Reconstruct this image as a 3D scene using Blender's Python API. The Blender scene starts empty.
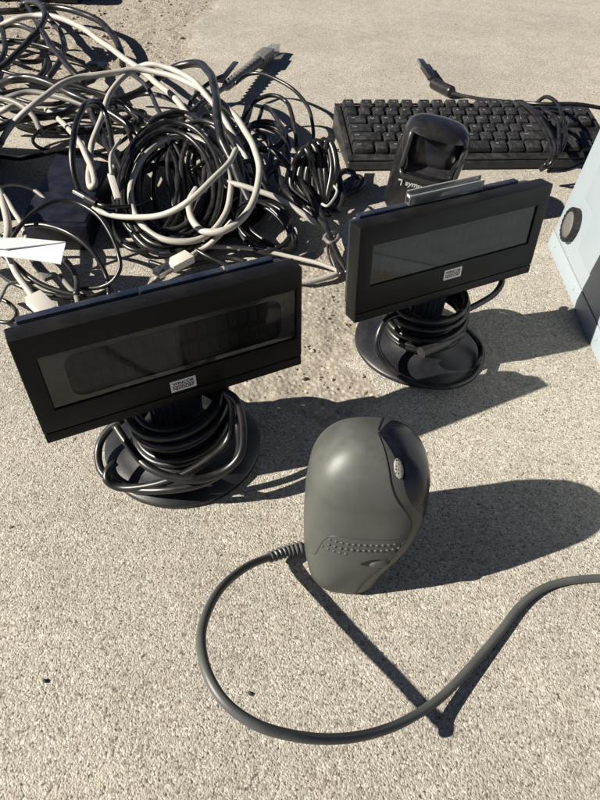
import bpy, bmesh, math, random
import numpy as np
from mathutils import Vector, Matrix
random.seed(7); rng = np.random.default_rng(7)
C = bpy.context.scene.collection
sc = bpy.context.scene
R = math.radians

# ------------------------------------------------------------------ camera
S = .37                                   # camera height in metres
F, PITCH, ROLL = 600.1, R(46.62), R(3.69)
fw = np.array([0, math.cos(PITCH), -math.sin(PITCH)]); rt = np.array([1., 0, 0]); upv = np.cross(rt, fw)
RX = rt * math.cos(ROLL) + upv * math.sin(ROLL); RY = -rt * math.sin(ROLL) + upv * math.cos(ROLL)
EYE = np.array([0, 0, S])
cd = bpy.data.cameras.new('camera'); cam = bpy.data.objects.new('camera', cd); C.objects.link(cam)
cd.sensor_fit = 'VERTICAL'; cd.sensor_height = 32; cd.lens = 32 * F / 800
cd.clip_start = .01; cd.clip_end = 500
cam.matrix_world = Matrix(((RX[0], RY[0], -fw[0], 0), (RX[1], RY[1], -fw[1], 0), (RX[2], RY[2], -fw[2], S), (0, 0, 0, 1)))
sc.camera = cam

def at(u, v, z=0.):
    """world point at height z (metres) seen in the direction of photo pixel (u, v)"""
    d = fw + RX * (u - 300) / F - RY * (v - 400) / F
    return EYE + d * ((z - S) / d[2])
def depth(P): return float((np.array(P) - EYE) @ fw)

# ------------------------------------------------------------------ light
SAZ, SEL = R(15.0), R(32.4)               # the way the light travels, and the sun's height
sd = Vector((math.cos(SAZ) * math.cos(SEL), math.sin(SAZ) * math.cos(SEL), -math.sin(SEL)))
sl = bpy.data.lights.new('sun', 'SUN'); so = bpy.data.objects.new('sun', sl); C.objects.link(so)
sl.energy = 5.0; sl.angle = R(.53); sl.color = (1, .93, .82)
so.rotation_mode = 'QUATERNION'; so.rotation_quaternion = sd.to_track_quat('-Z', 'Y'); so.location = (-2, -1, 3)
w = bpy.data.worlds.new('World'); sc.world = w; w.use_nodes = True
nt = w.node_tree; bg = nt.nodes['Background']
sky = nt.nodes.new('ShaderNodeTexSky'); sky.sky_type = 'NISHITA'; sky.sun_disc = False
sky.air_density = .22; sky.dust_density = .2; sky.ozone_density = 1.; sky.sun_elevation = SEL; sky.sun_rotation = math.atan2(-math.cos(SAZ), -math.sin(SAZ))
nt.links.new(sky.outputs[0], bg.inputs[0]); bg.inputs[1].default_value = .05
sc.view_settings.view_transform = 'Standard'; sc.view_settings.look = 'None'
sc.view_settings.exposure = 1.0; sc.view_settings.gamma = 1; sc.view_settings.use_curve_mapping = False
sc.render.engine = 'CYCLES'; sc.cycles.max_bounces = 10; sc.cycles.transparent_max_bounces = 16

# ------------------------------------------------------------------ materials
class Mat:
    def __init__(s, name):
        s.m = bpy.data.materials.new(name); s.m.use_nodes = True
        s.t = s.m.node_tree; s.b = s.t.nodes['Principled BSDF']; s.out = s.t.nodes['Material Output']
    def n(s, kind, **kw):
        x = s.t.nodes.new(kind)
        for k, v in kw.items():
            if k.startswith('_'): setattr(x, k[1:], v)
            else: x.inputs[k.replace('__', ' ')].default_value = v
        return x
    def l(s, a, b): s.t.links.new(a, b)
    def coord(s, out='Object'): return s.n('ShaderNodeTexCoord').outputs[out]
    def noise(s, scale, detail=3, rough=.6, vec=None):
        x = s.n('ShaderNodeTexNoise', Scale=scale, Detail=detail, Roughness=rough)
        s.l(vec if vec is not None else s.coord(), x.inputs['Vector']); return x.outputs['Fac']
    def ramp(s, fac, stops):
        x = s.n('ShaderNodeValToRGB'); s.l(fac, x.inputs[0]); e = x.color_ramp.elements
        while len(e) < len(stops): e.new(.5)
        for q, (p, c) in zip(e, stops):
            q.position = p; q.color = (*c, 1) if not isinstance(c, (int, float)) else (c, c, c, 1)
        return x.outputs[0]
    def mix(s, fac, a, b):
        x = s.n('ShaderNodeMix', _data_type='RGBA')
        for i, v in ((0, fac), (6, a), (7, b)):
            if hasattr(v, 'links'): s.l(v, x.inputs[i])
            elif isinstance(v, (int, float)): x.inputs[i].default_value = v
            else: x.inputs[i].default_value = (*v, 1)
        return x.outputs[2]
    def math(s, op, a, b=0.):
        x = s.n('ShaderNodeMath', _operation=op)
        for i, v in ((0, a), (1, b)):
            if hasattr(v, 'links'): s.l(v, x.inputs[i])
            else: x.inputs[i].default_value = v
        return x.outputs[0]
    def bump(s, h, strength=1., dist=.001, normal=None):
        x = s.n('ShaderNodeBump', Strength=strength, Distance=dist); s.l(h, x.inputs['Height'])
        if normal is not None: s.l(normal, x.inputs['Normal'])
        s.l(x.outputs[0], s.b.inputs['Normal']); return x.outputs[0]

def plastic(name, col, rough=.4, dust=.25, dustcol=(.30, .28, .25), grain=0., spec=.5, dscale=60, speck=.5):
    """moulded plastic with dust film, specks and scuffs"""
    m = Mat(name); co = m.coord()
    d1 = m.ramp(m.noise(dscale, 5, .65, co), [(.42, 0.), (.75, 1.)])
    d2 = m.ramp(m.noise(750, 2, .5, co), [(.69, 0.), (.75, 1.)])
    g = m.n('ShaderNodeNewGeometry'); sx = m.n('ShaderNodeSeparateXYZ'); m.l(g.outputs['Normal'], sx.inputs[0])
    upf = m.ramp(sx.outputs[2], [(.0, .25), (.9, 1.)])           # dust settles on level faces
    f = m.math('ADD', m.math('MULTIPLY', d1, dust * .55), m.math('MULTIPLY', d2, dust * speck))
    f = m.math('MULTIPLY', f, upf)
    m.l(m.mix(f, col, dustcol), m.b.inputs['Base Color'])
    r = m.math('ADD', m.math('MULTIPLY', m.noise(35, 4, .6, co), .16), rough - .08)
    r = m.math('ADD', r, m.math('MULTIPLY', f, .5)); m.l(r, m.b.inputs['Roughness'])
    m.b.inputs['Specular IOR Level'].default_value = spec
    if grain: m.bump(m.noise(2600, 2, .5, co), grain, .0003)
    return m.m

M = {}
M['display_black'] = plastic('display_black', (.009, .0145, .032), .42, .16, grain=.35, speck=.8)  # blue of the reflected sky is put into the base colour
M['display_face'] = plastic('display_face', (.0045, .0043, .0042), .45, .05, grain=.25, spec=.2, speck=1.2)
M['base_black'] = plastic('base_black', (.009, .010, .013), .38, .09, grain=.3)
M['cable_black'] = plastic('cable_black', (.007, .007, .0075), .32, .14, dscale=90)
M['cable_charcoal'] = plastic('cable_charcoal', (.018, .0185, .021), .36, .2, dscale=90)
M['cable_grey'] = plastic('cable_grey', (.17, .165, .15), .5, .25, (.12, .11, .10), dscale=90)
M['cable_white'] = plastic('cable_white', (.375, .362, .322), .45, .4, (.22, .19, .15), dscale=70)
M['cable_pale'] = plastic('cable_pale', (.38, .355, .32), .45, .4, (.22, .19, .16), dscale=70)
M['scanner_cord'] = plastic('scanner_cord', (.066, .069, .066), .42, .3, (.2, .19, .17))
M['scanner_shell'] = plastic('scanner_shell', (.060, .0625, .057), .45, .38, (.22, .215, .195), grain=.08, dscale=45, speck=.6)
M['scanner_bezel'] = plastic('scanner_bezel', (.047, .049, .045), .42, .30, (.2, .19, .165), grain=.08, dscale=45)
M['scanner_dark'] = plastic('scanner_dark', (.010, .011, .017), .22, .12, dscale=70)
M['scanner_tint'] = plastic('scanner_tint', (.005, .006, .012), .27, .12, spec=.32, dscale=60)
M['scanner_black'] = plastic('scanner_black', (.009, .009, .010), .24, .10, grain=.05, dscale=50)
M['scanner_rim'] = plastic('scanner_rim', (.020, .020, .022), .30, .18, dscale=60)
M['key_black'] = plastic('key_black', (.020, .0205, .023), .24, .36, (.26, .25, .23), dscale=120, speck=.6)
M['kb_case'] = plastic('kb_case', (.014, .014, .015), .40, .35, (.26, .25, .23), dscale=60)
M['seam'] = plastic('seam', (.006, .006, .006), .7, 0)
M['navy_plastic'] = plastic('navy_plastic', (.005, .007, .015), .4, .1, grain=.2)
M['plug_white'] = plastic('plug_white', (.60, .58, .52), .4, .3, (.3, .27, .22))
M['plug_grey'] = plastic('plug_grey', (.135, .135, .125), .45, .3)
M['paper'] = plastic('paper', (.60, .61, .63), .75, .06, (.45, .44, .42))
M['tie'] = plastic('tie', (.35, .35, .34), .5, .2)
M['legend'] = plastic('legend', (.45, .46, .47), .6, .1)
M['legend_dim'] = plastic('legend_dim', (.34, .35, .36), .4, .1)
M['sticker'] = plastic('sticker', (.72, .70, .68), .5, .04)
M['ink'] = plastic('ink', (.02, .018, .02), .6, 0)
M['ink_red'] = plastic('ink_red', (.30, .10, .09), .6, 0)
M['case_blue'] = plastic('case_blue', (.275, .322, .350), .42, .2, (.26, .27, .27), dscale=40, speck=.3)
M['vent_black'] = plastic('vent_black', (.008, .008, .008), .4, .15)
M['vent_grey'] = plastic('vent_grey', (.10, .098, .095), .6, .5)
def metal(name, col, rough):
    m = Mat(name); m.b.inputs['Metallic'].default_value = 1
    m.l(m.ramp(m.noise(300, 3), [(.35, tuple(x * .7 for x in col)), (.7, col)]), m.b.inputs['Base Color'])
    m.b.inputs['Roughness'].default_value = rough; return m.m
M['steel'] = metal('steel', (.62, .62, .60), .3)
M['brass'] = metal('brass', (.75, .60, .30), .3)

def grille_mat():
    m = Mat('grille'); v = m.n('ShaderNodeTexVoronoi', Scale=700, Randomness=.2); m.l(m.coord(), v.inputs['Vector'])
    m.l(m.ramp(v.outputs['Distance'], [(.30, (.02, .02, .018)), (.42, (.24, .235, .215))]), m.b.inputs['Base Color']); m.b.inputs['Roughness'].default_value = .5; return m.m
M['grille'] = grille_mat()
def glass(name, tint, refl_rough=.06, body=.0, bodycol=(.5, .5, .5), ior=1.5, smudge=.0, milky=False):
    m = Mat(name); t = m.t
    tr = m.n('ShaderNodeBsdfTransparent'); tr.inputs[0].default_value = (*tint, 1)
    gl = m.n('ShaderNodeBsdfGlossy'); gl.inputs['Roughness'].default_value = refl_rough
    df = m.n('ShaderNodeBsdfDiffuse'); df.inputs[0].default_value = (*bodycol, 1)
    if milky:                              # white body brightens clear plastic and lets light through from behind
        tl = m.n('ShaderNodeBsdfTranslucent'); tl.inputs[0].default_value = (*bodycol, 1); dm_ = m.n('ShaderNodeMixShader'); dm_.inputs[0].default_value = .6
        m.l(df.outputs[0], dm_.inputs[1]); m.l(tl.outputs[0], dm_.inputs[2]); df = dm_
    a = m.n('ShaderNodeMixShader'); m.l(tr.outputs[0], a.inputs[1]); m.l(df.outputs[0], a.inputs[2])
    sm = m.ramp(m.noise(55, 5, .7), [(.40, body), (.75, min(1, body + smudge))]); m.l(sm, a.inputs[0])
    fr = m.n('ShaderNodeFresnel'); fr.inputs[0].default_value = ior
    b = m.n('ShaderNodeMixShader'); m.l(fr.outputs[0], b.inputs[0]); m.l(a.outputs[0], b.inputs[1]); m.l(gl.outputs[0], b.inputs[2])
    m.l(b.outputs[0], m.out.inputs[0]); return m.m
M['screen_glass'] = glass('screen_glass', (.45, .45, .44), .05, .02, (.22, .21, .19), ior=1.55, smudge=.03)
M['screen_glass_dull'] = glass('screen_glass_dull', (.45, .45, .44), .06, .015, (.22, .21, .19), ior=1.42, smudge=.05)
M['acrylic'] = glass('acrylic', (.93, .94, .95), .05, .17, (.95, .96, .97), milky=True)
M['acrylic_edge'] = glass('acrylic_edge', (.95, .95, .95), .08, .8, (.94, .95, .95), milky=True)  # whitened to stand in for bright refracted light along the clear edges
M['clear_plug'] = glass('clear_plug', (.80, .82, .82), .08, .22, (.6, .62, .62))
M['film'] = glass('film', (.86, .86, .85), .10, .02, (.5, .48, .44), smudge=.06)

def vfd():                                 # the unlit two-row character display behind the glass
    m = Mat('vfd'); co = m.coord(); sx = m.n('ShaderNodeSeparateXYZ'); m.l(co, sx.inputs[0])
    def cell(o, period, fill):
        x = m.math('FRACT', m.math('DIVIDE', m.math('ADD', o, 10.), period)); return m.math('LESS_THAN', x, fill)
    g = m.math('MULTIPLY', cell(sx.outputs[0], .0071, .74), cell(sx.outputs[2], .0150, .72))
    fine = m.math('MULTIPLY', cell(sx.outputs[0], .00105, .70), cell(sx.outputs[2], .00135, .72))
    f = m.math('MULTIPLY', g, m.math('ADD', .55, m.math('MULTIPLY', fine, .45)))
    m.l(m.mix(f, (.014, .014, .013), (.125, .122, .112)), m.b.inputs['Base Color'])
    m.b.inputs['Roughness'].default_value = .5; return m.m
M['vfd'] = vfd()

def ground_mat():
    m = Mat('concrete'); co = m.coord()
    att = m.n('ShaderNodeAttribute', _attribute_name='worn'); worn = att.outputs['Fac']
    wn = m.math('ADD', worn, m.math('MULTIPLY', m.math('SUBTRACT', m.noise(70, 4, .7, co), .5), .55))
    wm = m.ramp(wn, [(.42, 0.), (.60, 1.)])
    vo = m.n('ShaderNodeTexVoronoi', Scale=900); m.l(co, vo.inputs['Vector'])
    sep = m.n('ShaderNodeSeparateColor'); m.l(vo.outputs['Color'], sep.inputs[0])
    grain = m.ramp(sep.outputs[0], [(0., (.10, .09, .076)), (.12, (.27, .247, .207)), (.30, (.375, .347, .294)), (.70, (.425, .395, .337)), (.90, (.51, .48, .42)), (1., (.68, .655, .60))])
    fine = m.noise(900, 3, .7, co)
    base = m.mix(m.math('MULTIPLY', fine, .30), grain, (.40, .372, .322))
    big = m.ramp(m.noise(3.2, 6, .62, co), [(.3, .80), (.72, 1.10)])
    mid = m.ramp(m.noise(24, 5, .65, co), [(.3, .90), (.7, 1.07)])
    t = m.n('ShaderNodeVectorMath', _operation='MULTIPLY'); m.l(base, t.inputs[0]); m.l(big, t.inputs[1])
    t2 = m.n('ShaderNodeVectorMath', _operation='MULTIPLY'); m.l(t.outputs[0], t2.inputs[0]); m.l(mid, t2.inputs[1])
    spots = m.ramp(m.noise(150, 2, .5, co), [(.715, 0.), (.75, 1.)])
    vs = m.n('ShaderNodeTexVoronoi', Scale=165); m.l(co, vs.inputs['Vector']); ss = m.n('ShaderNodeSeparateColor'); m.l(vs.outputs['Color'], ss.inputs[0])
    near = m.ramp(vs.outputs['Distance'], [(.22, 1.), (.34, 0.)])            # scattered bigger aggregate, pale and brown
    pale = m.math('MULTIPLY', near, m.ramp(ss.outputs[1], [(.86, 0.), (.88, 1.)])); brown = m.math('MULTIPLY', near, m.ramp(ss.outputs[2], [(.86, 0.), (.88, 1.)]))
    c1 = m.mix(m.math('MULTIPLY', pale, .55), t2.outputs[0], (.62, .60, .55)); c2 = m.mix(m.math('MULTIPLY', brown, .5), c1, (.20, .16, .12))
    smooth = m.mix(m.math('MULTIPLY', spots, .8), c2, (.09, .078, .062))
    v2 = m.n('ShaderNodeTexVoronoi', Scale=210, Randomness=1.); m.l(co, v2.inputs['Vector'])
    s2 = m.n('ShaderNodeSeparateColor'); m.l(v2.outputs['Color'], s2.inputs[0])
    stone = m.ramp(s2.outputs[0], [(0., (.23, .205, .17)), (.4, (.36, .33, .278)), (.75, (.34, .318, .28)), (1., (.50, .47, .41))])
    dirt = m.mix(m.ramp(m.noise(140, 4, .7, co), [(.35, 0.), (.65, 1.)]), (.215, .186, .147), (.375, .338, .28))
    rough = m.mix(m.ramp(v2.outputs['Distance'], [(.25, 0.), (.55, 1.)]), stone, dirt)
    m.l(m.mix(wm, smooth, rough), m.b.inputs['Base Color'])
    m.b.inputs['Roughness'].default_value = .92; m.b.inputs['Specular IOR Level'].default_value = .25
    pit = m.ramp(m.noise(620, 2, .5, co), [(.34, 1.), (.45, 0.)])
    h1 = m.math('ADD', m.math('MULTIPLY', m.noise(980, 3, .65, co), .40), m.math('MULTIPLY', m.ramp(vo.outputs['Distance'], [(0., 1.), (.7, 0.)]), .75))
    h1 = m.math('SUBTRACT', h1, m.math('MULTIPLY', pit, .7))
    h1 = m.math('SUBTRACT', h1, m.math('MULTIPLY', spots, 1.2))
    h2 = m.math('ADD', m.math('MULTIPLY', m.ramp(v2.outputs['Distance'], [(0., 1.), (.6, 0.)]), 1.7), m.math('MULTIPLY', m.noise(300, 4, .7, co), 2.6))
    h = m.math('ADD', m.math('MULTIPLY', m.math('SUBTRACT', 1., wm), h1), m.math('MULTIPLY', wm, h2))
    m.bump(h, .75, .00052); return m.m
M['concrete'] = ground_mat()
def stone_mat():
    m = Mat('pebble'); oi = m.n('ShaderNodeNewGeometry')
    m.l(m.mix(m.noise(200, 3), m.ramp(oi.outputs['Random Per Island'], [(0., (.22, .185, .145)), (.5, (.34, .295, .235)), (.85, (.40, .36, .30)), (1., (.62, .59, .53))]), (.25, .21, .16)), m.b.inputs['Base Color'])
    m.b.inputs['Roughness'].default_value = .9; m.bump(m.noise(700, 3), .6, .0008); return m.m
M['pebble'] = stone_mat()

# ------------------------------------------------------------------ mesh helpers
class MB:
    def __init__(s): s.v = []; s.f = []
    def add(s, verts, faces):
        o = len(s.v); s.v += [tuple(map(float, p)) for p in verts]; s.f += [tuple(i + o for i in q) for q in faces]
    def box(s, lo, hi):
        (a, b, c), (d, e, g) = lo, hi
        s.add([(a, b, c), (d, b, c), (d, e, c), (a, e, c), (a, b, g), (d, b, g), (d, e, g), (a, e, g)],
              [(3, 2, 1, 0), (4, 5, 6, 7), (0, 1, 5, 4), (1, 2, 6, 5), (2, 3, 7, 6), (3, 0, 4, 7)]); return s
    def hexa(s, bot, top):
        s.add(list(bot) + list(top), [(3, 2, 1, 0), (4, 5, 6, 7), (0, 1, 5, 4), (1, 2, 6, 5), (2, 3, 7, 6), (3, 0, 4, 7)]); return s
    def loft(s, rings, cap=True, closed=True):
        n = len(rings[0]); o = len(s.v)
        for r in rings: s.v += [tuple(map(float, p)) for p in r]
        for i in range(len(rings) - 1):
            for j in range(n if closed else n - 1):
                k = (j + 1) % n
                s.f.append((o + i * n + j, o + i * n + k, o + (i + 1) * n + k, o + (i + 1) * n + j))
        if cap:
            s.f.append(tuple(o + j for j in reversed(range(n)))); s.f.append(tuple(o + (len(rings) - 1) * n + j for j in range(n)))
        return s
    def lathe(s, prof, n=64, c=(0, 0, 0), cap=True):
        return s.loft([[(c[0] + r * math.cos(2 * math.pi * j / n), c[1] + r * math.sin(2 * math.pi * j / n), c[2] + z) for j in range(n)] for r, z in prof], cap)
    def tube(s, pts, r, n=10, cap=True):
        """pts: sampled centre line; r: number or list"""
        P = np.array(pts, float); T = np.gradient(P, axis=0); T /= np.linalg.norm(T, axis=1)[:, None] + 1e-12
        a = np.array([0, 0, 1.]) if abs(T[0][2]) < .9 else np.array([1., 0, 0])
        N = a - T[0] * (a @ T[0]); N /= np.linalg.norm(N); rings = []
        for i in range(len(P)):
            N = N - T[i] * (N @ T[i]); N /= np.linalg.norm(N) + 1e-12; B = np.cross(T[i], N)
            rr = r[i] if hasattr(r, '__len__') else r
            rings.append([P[i] + rr * (N * math.cos(q) + B * math.sin(q)) for q in np.linspace(0, 2 * math.pi, n, endpoint=False)])
        return s.loft(rings, cap)
    def build(s, name, mat, parent=None, smooth=False, bevel=0., seg=2, fn=None, origin=None):
        v = s.v if fn is None else [tuple(fn(p)) for p in s.v]
        if origin is not None: v = [tuple(np.array(p) - origin) for p in v]
        me = bpy.data.meshes.new(name); me.from_pydata(v, [], s.f); me.update()
        bm = bmesh.new(); bm.from_mesh(me); bmesh.ops.recalc_face_normals(bm, faces=bm.faces)
        if bevel:
            es = [e for e in bm.edges if len(e.link_faces) == 2 and e.calc_face_angle(0) > R(28)]
            bmesh.ops.bevel(bm, geom=es, offset=bevel, segments=seg, profile=.6, affect='EDGES', clamp_overlap=True)
        bm.to_mesh(me); bm.free()
        if smooth or bevel:
            for p in me.polygons: p.use_smooth = True
            if bevel or smooth == 'auto': 
                try: me.set_sharp_from_angle(angle=R(38))
                except Exception: pass
        me.materials.append(mat)
        o = bpy.data.objects.new(name, me); C.objects.link(o)
        if origin is not None: o.location = origin
        if parent is not None: o.parent = parent
        return o

def spline(pts, step=.003, closed=False):
    P = np.array(pts, float); n = len(P)
    if n == 2: return np.array([P[0] + (P[1] - P[0]) * t for t in np.linspace(0, 1, 6)])
    E = np.vstack([2 * P[0] - P[1], P, 2 * P[-1] - P[-2]]); out = []
    for i in range(1, n):
        a, b, c, d = E[i - 1], E[i], E[i + 1], E[i + 2]; L = np.linalg.norm(c - b)
        k = max(2, min(16, int(L / step) + 1))
        t0, t1 = 0., np.linalg.norm(b - a) ** .5 + 1e-6; t2 = t1 + L ** .5 + 1e-6; t3 = t2 + np.linalg.norm(d - c) ** .5 + 1e-6
        for t in np.linspace(t1, t2, k, endpoint=(i == n - 1)):
            A1 = a * (t1 - t) / (t1 - t0) + b * (t - t0) / (t1 - t0); A2 = b * (t2 - t) / (t2 - t1) + c * (t - t1) / (t2 - t1); A3 = c * (t3 - t) / (t3 - t2) + d * (t - t2) / (t3 - t2)
            B1 = A1 * (t2 - t) / (t2 - t0) + A2 * (t - t0) / (t2 - t0); B2 = A2 * (t3 - t) / (t3 - t1) + A3 * (t - t1) / (t3 - t1)
            out.append(B1 * (t2 - t) / (t2 - t1) + B2 * (t - t1) / (t2 - t1))
    return np.array(out)

def tag(o, label=None, cat=None, group=None, kind=None):
    for k, v in (('label', label), ('category', cat), ('group', group), ('kind', kind)):
        if v: o[k] = v
    return o
def empty(name, loc, rz=0.):
    o = bpy.data.objects.new(name, None); C.objects.link(o); o.location = loc; o.rotation_euler = (0, 0, rz); o.empty_display_size = .02
    return o
def text_mesh(name, s, size, mat, parent, fn, bold=.0, squeeze=1.):
    """lettering as a thin mesh; fn maps (x, y, 0) of the text plane to the parent's space"""
    cu = bpy.data.curves.new(name, 'FONT'); cu.body = s; cu.size = size; cu.align_x = 'CENTER'; cu.align_y = 'CENTER'; cu.offset = bold; cu.extrude = .00004
    t = bpy.data.objects.new(name, cu); C.objects.link(t)
    me = bpy.data.meshes.new_from_object(t.evaluated_get(bpy.context.evaluated_depsgraph_get()))
    bpy.data.objects.remove(t); bpy.data.curves.remove(cu)
    for v in me.vertices: v.co = Vector(fn((v.co.x * squeeze, v.co.y, v.co.z)))
    me.materials.clear(); me.materials.append(mat)
    o = bpy.data.objects.new(name, me); C.objects.link(o); o.parent = parent; return o

# ------------------------------------------------------------------ ground
def vnoise(x, y, seed=0):
    def h(i, j):
        n = np.sin(i * 127.1 + j * 311.7 + seed * 74.7) * 43758.5453; return n - np.floor(n)
    i, j = np.floor(x), np.floor(y); a, b = x - i, y - j; a = a * a * (3 - 2 * a); b = b * b * (3 - 2 * b)
    return (h(i, j) * (1 - a) + h(i + 1, j) * a) * (1 - b) + (h(i, j + 1) * (1 - a) + h(i + 1, j + 1) * a) * b
def poly_sd(X, Y, poly):
    n = len(poly); d = np.full(X.shape, 1e9); ins = np.zeros(X.shape, bool)
    for k in range(n):
        (ax, ay), (bx, by) = poly[k], poly[(k + 1) % n]
        ex, ey = bx - ax, by - ay; t = np.clip(((X - ax) * ex + (Y - ay) * ey) / (ex * ex + ey * ey), 0, 1)
        d = np.minimum(d, np.hypot(X - ax - t * ex, Y - ay - t * ey))
        c = ((ay > Y) != (by > Y)) & (X < ex * (Y - ay) / (ey + 1e-12) + ax); ins ^= c
    return np.where(ins, -d, d)
PATCH = [[(-.2, 1.75), (-.27, 1.35), (-.235, 1.21), (-.28, 1.10), (-.36, 1.02), (-.5, .93), (-.9, .85), (-1.3, 1.4), (-.9, 1.9)],
         [tuple(at(u, v)[:2]) for u, v in ((228, 300), (250, 268), (330, 236), (378, 262), (366, 320), (352, 372), (392, 398), (352, 418), (300, 420), (262, 404), (228, 380))]]
def worn_at(X, Y):
    wv = np.zeros(X.shape)
    for p in PATCH:
        s_ = poly_sd(X, Y, p) + (vnoise(X * 40, Y * 40, 3) - .5) * .03; wv = np.maximum(wv, np.clip(.5 - s_ / .03, 0, 1))
    return wv
def graded(lo, hi, step, far):
    a = list(np.arange(lo, hi + step, step)); g = step
    l, h = [], []; x = a[0]; y = a[-1]
    while x > -far: g *= 1.5; x -= g; y += g; l.append(x); h.append(y)
    return np.array(l[::-1] + a + h)
gx, gy = graded(-.78, .72, .0042, 90), graded(.0, 1.85, .0042, 90)
X, Y = np.meshgrid(gx, gy); wv = worn_at(X, Y)
Z = (vnoise(X * 9, Y * 9) - .5) * .0008
dz = (vnoise(X * 60, Y * 60, 1) - .5) * .0022 + (vnoise(X * 115, Y * 115, 2) - .5) * .0017 + (vnoise(X * 20, Y * 20, 5) - .5) * .003
Z = Z + wv * (dz - .0022)
nx, ny = len(gx), len(gy)
me = bpy.data.meshes.new('ground'); V = np.stack([X, Y, Z], -1).reshape(-1, 3)
idx = np.arange(nx * ny).reshape(ny, nx); Q = np.stack([idx[:-1, :-1], idx[:-1, 1:], idx[1:, 1:], idx[1:, :-1]], -1).reshape(-1, 4)
me.vertices.add(len(V)); me.vertices.foreach_set('co', V.ravel())
me.loops.add(Q.size); me.loops.foreach_set('vertex_index', Q.ravel().astype(np.int32))
me.polygons.add(len(Q)); me.polygons.foreach_set('loop_start', np.arange(0, Q.size, 4, dtype=np.int32))
me.polygons.foreach_set('use_smooth', np.ones(len(Q), bool))
me.update(calc_edges=True)
at_ = me.attributes.new('worn', 'FLOAT', 'POINT'); at_.data.foreach_set('value', wv.ravel().astype(np.float32))
me.materials.append(M['concrete']); g = bpy.data.objects.new('ground', me); C.objects.link(g); tag(g, kind='structure')

def pebble(mb, x, y, r, z=0.):
    bm = bmesh.new(); bmesh.ops.create_icosphere(bm, subdivisions=1, radius=1)
    q = rng.normal(0, .16, (len(bm.verts), 3)); sx, sy, sz = r * rng.uniform(.7, 1.35), r * rng.uniform(.7, 1.3), r * rng.uniform(.4, .8); a = rng.uniform(0, 6.3)
    vs = []
    for v, d in zip(bm.verts, q):
        p = (v.co.x + d[0]) * sx, (v.co.y + d[1]) * sy, (v.co.z + d[2]) * sz
        vs.append((x + p[0] * math.cos(a) - p[1] * math.sin(a), y + p[0] * math.sin(a) + p[1] * math.cos(a), z + p[2] + sz * .35))
    mb.add(vs, [tuple(v.index for v in f.verts) for f in bm.faces]); bm.free()
gr = MB(); k = 0
while k < 2600:
    if k % 3: x, y = rng.uniform(-.75, -.2), rng.uniform(.85, 1.6)
    else: x, y = rng.uniform(-.1, .12), rng.uniform(.34, .62)
    big_ = 1. if k % 3 else .55
    if worn_at(np.array([x]), np.array([y]))[0] > rng.uniform(.3, .9): pebble(gr, x, y, rng.choice([.0009, .0014, .0020, .0030, .0045], p=[.34, .3, .22, .11, .03]) * big_, -.0018)
    k += 1
for _ in range(260):                       # loose grit on the sound concrete
    x, y = rng.uniform(-.5, .5), rng.uniform(.08, 1.5); pebble(gr, x, y, rng.choice([.0006, .0009, .0012, .0018], p=[.4, .3, .2, .1]))
tag(gr.build('gravel', M['pebble']), kind='stuff')
for (u, v, r), lb in (((251, 694, .0017), 'tiny dark crumb lying alone on sunlit concrete left of the cord loop'), ((45, 681, .0016), 'tiny dark crumb on bare concrete near the lower left edge')):
    mb = MB(); p = at(u, v); pebble(mb, 0, 0, r); o = mb.build('crumb', M['seam']); o.location = p; tag(o, lb, 'crumb')

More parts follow.
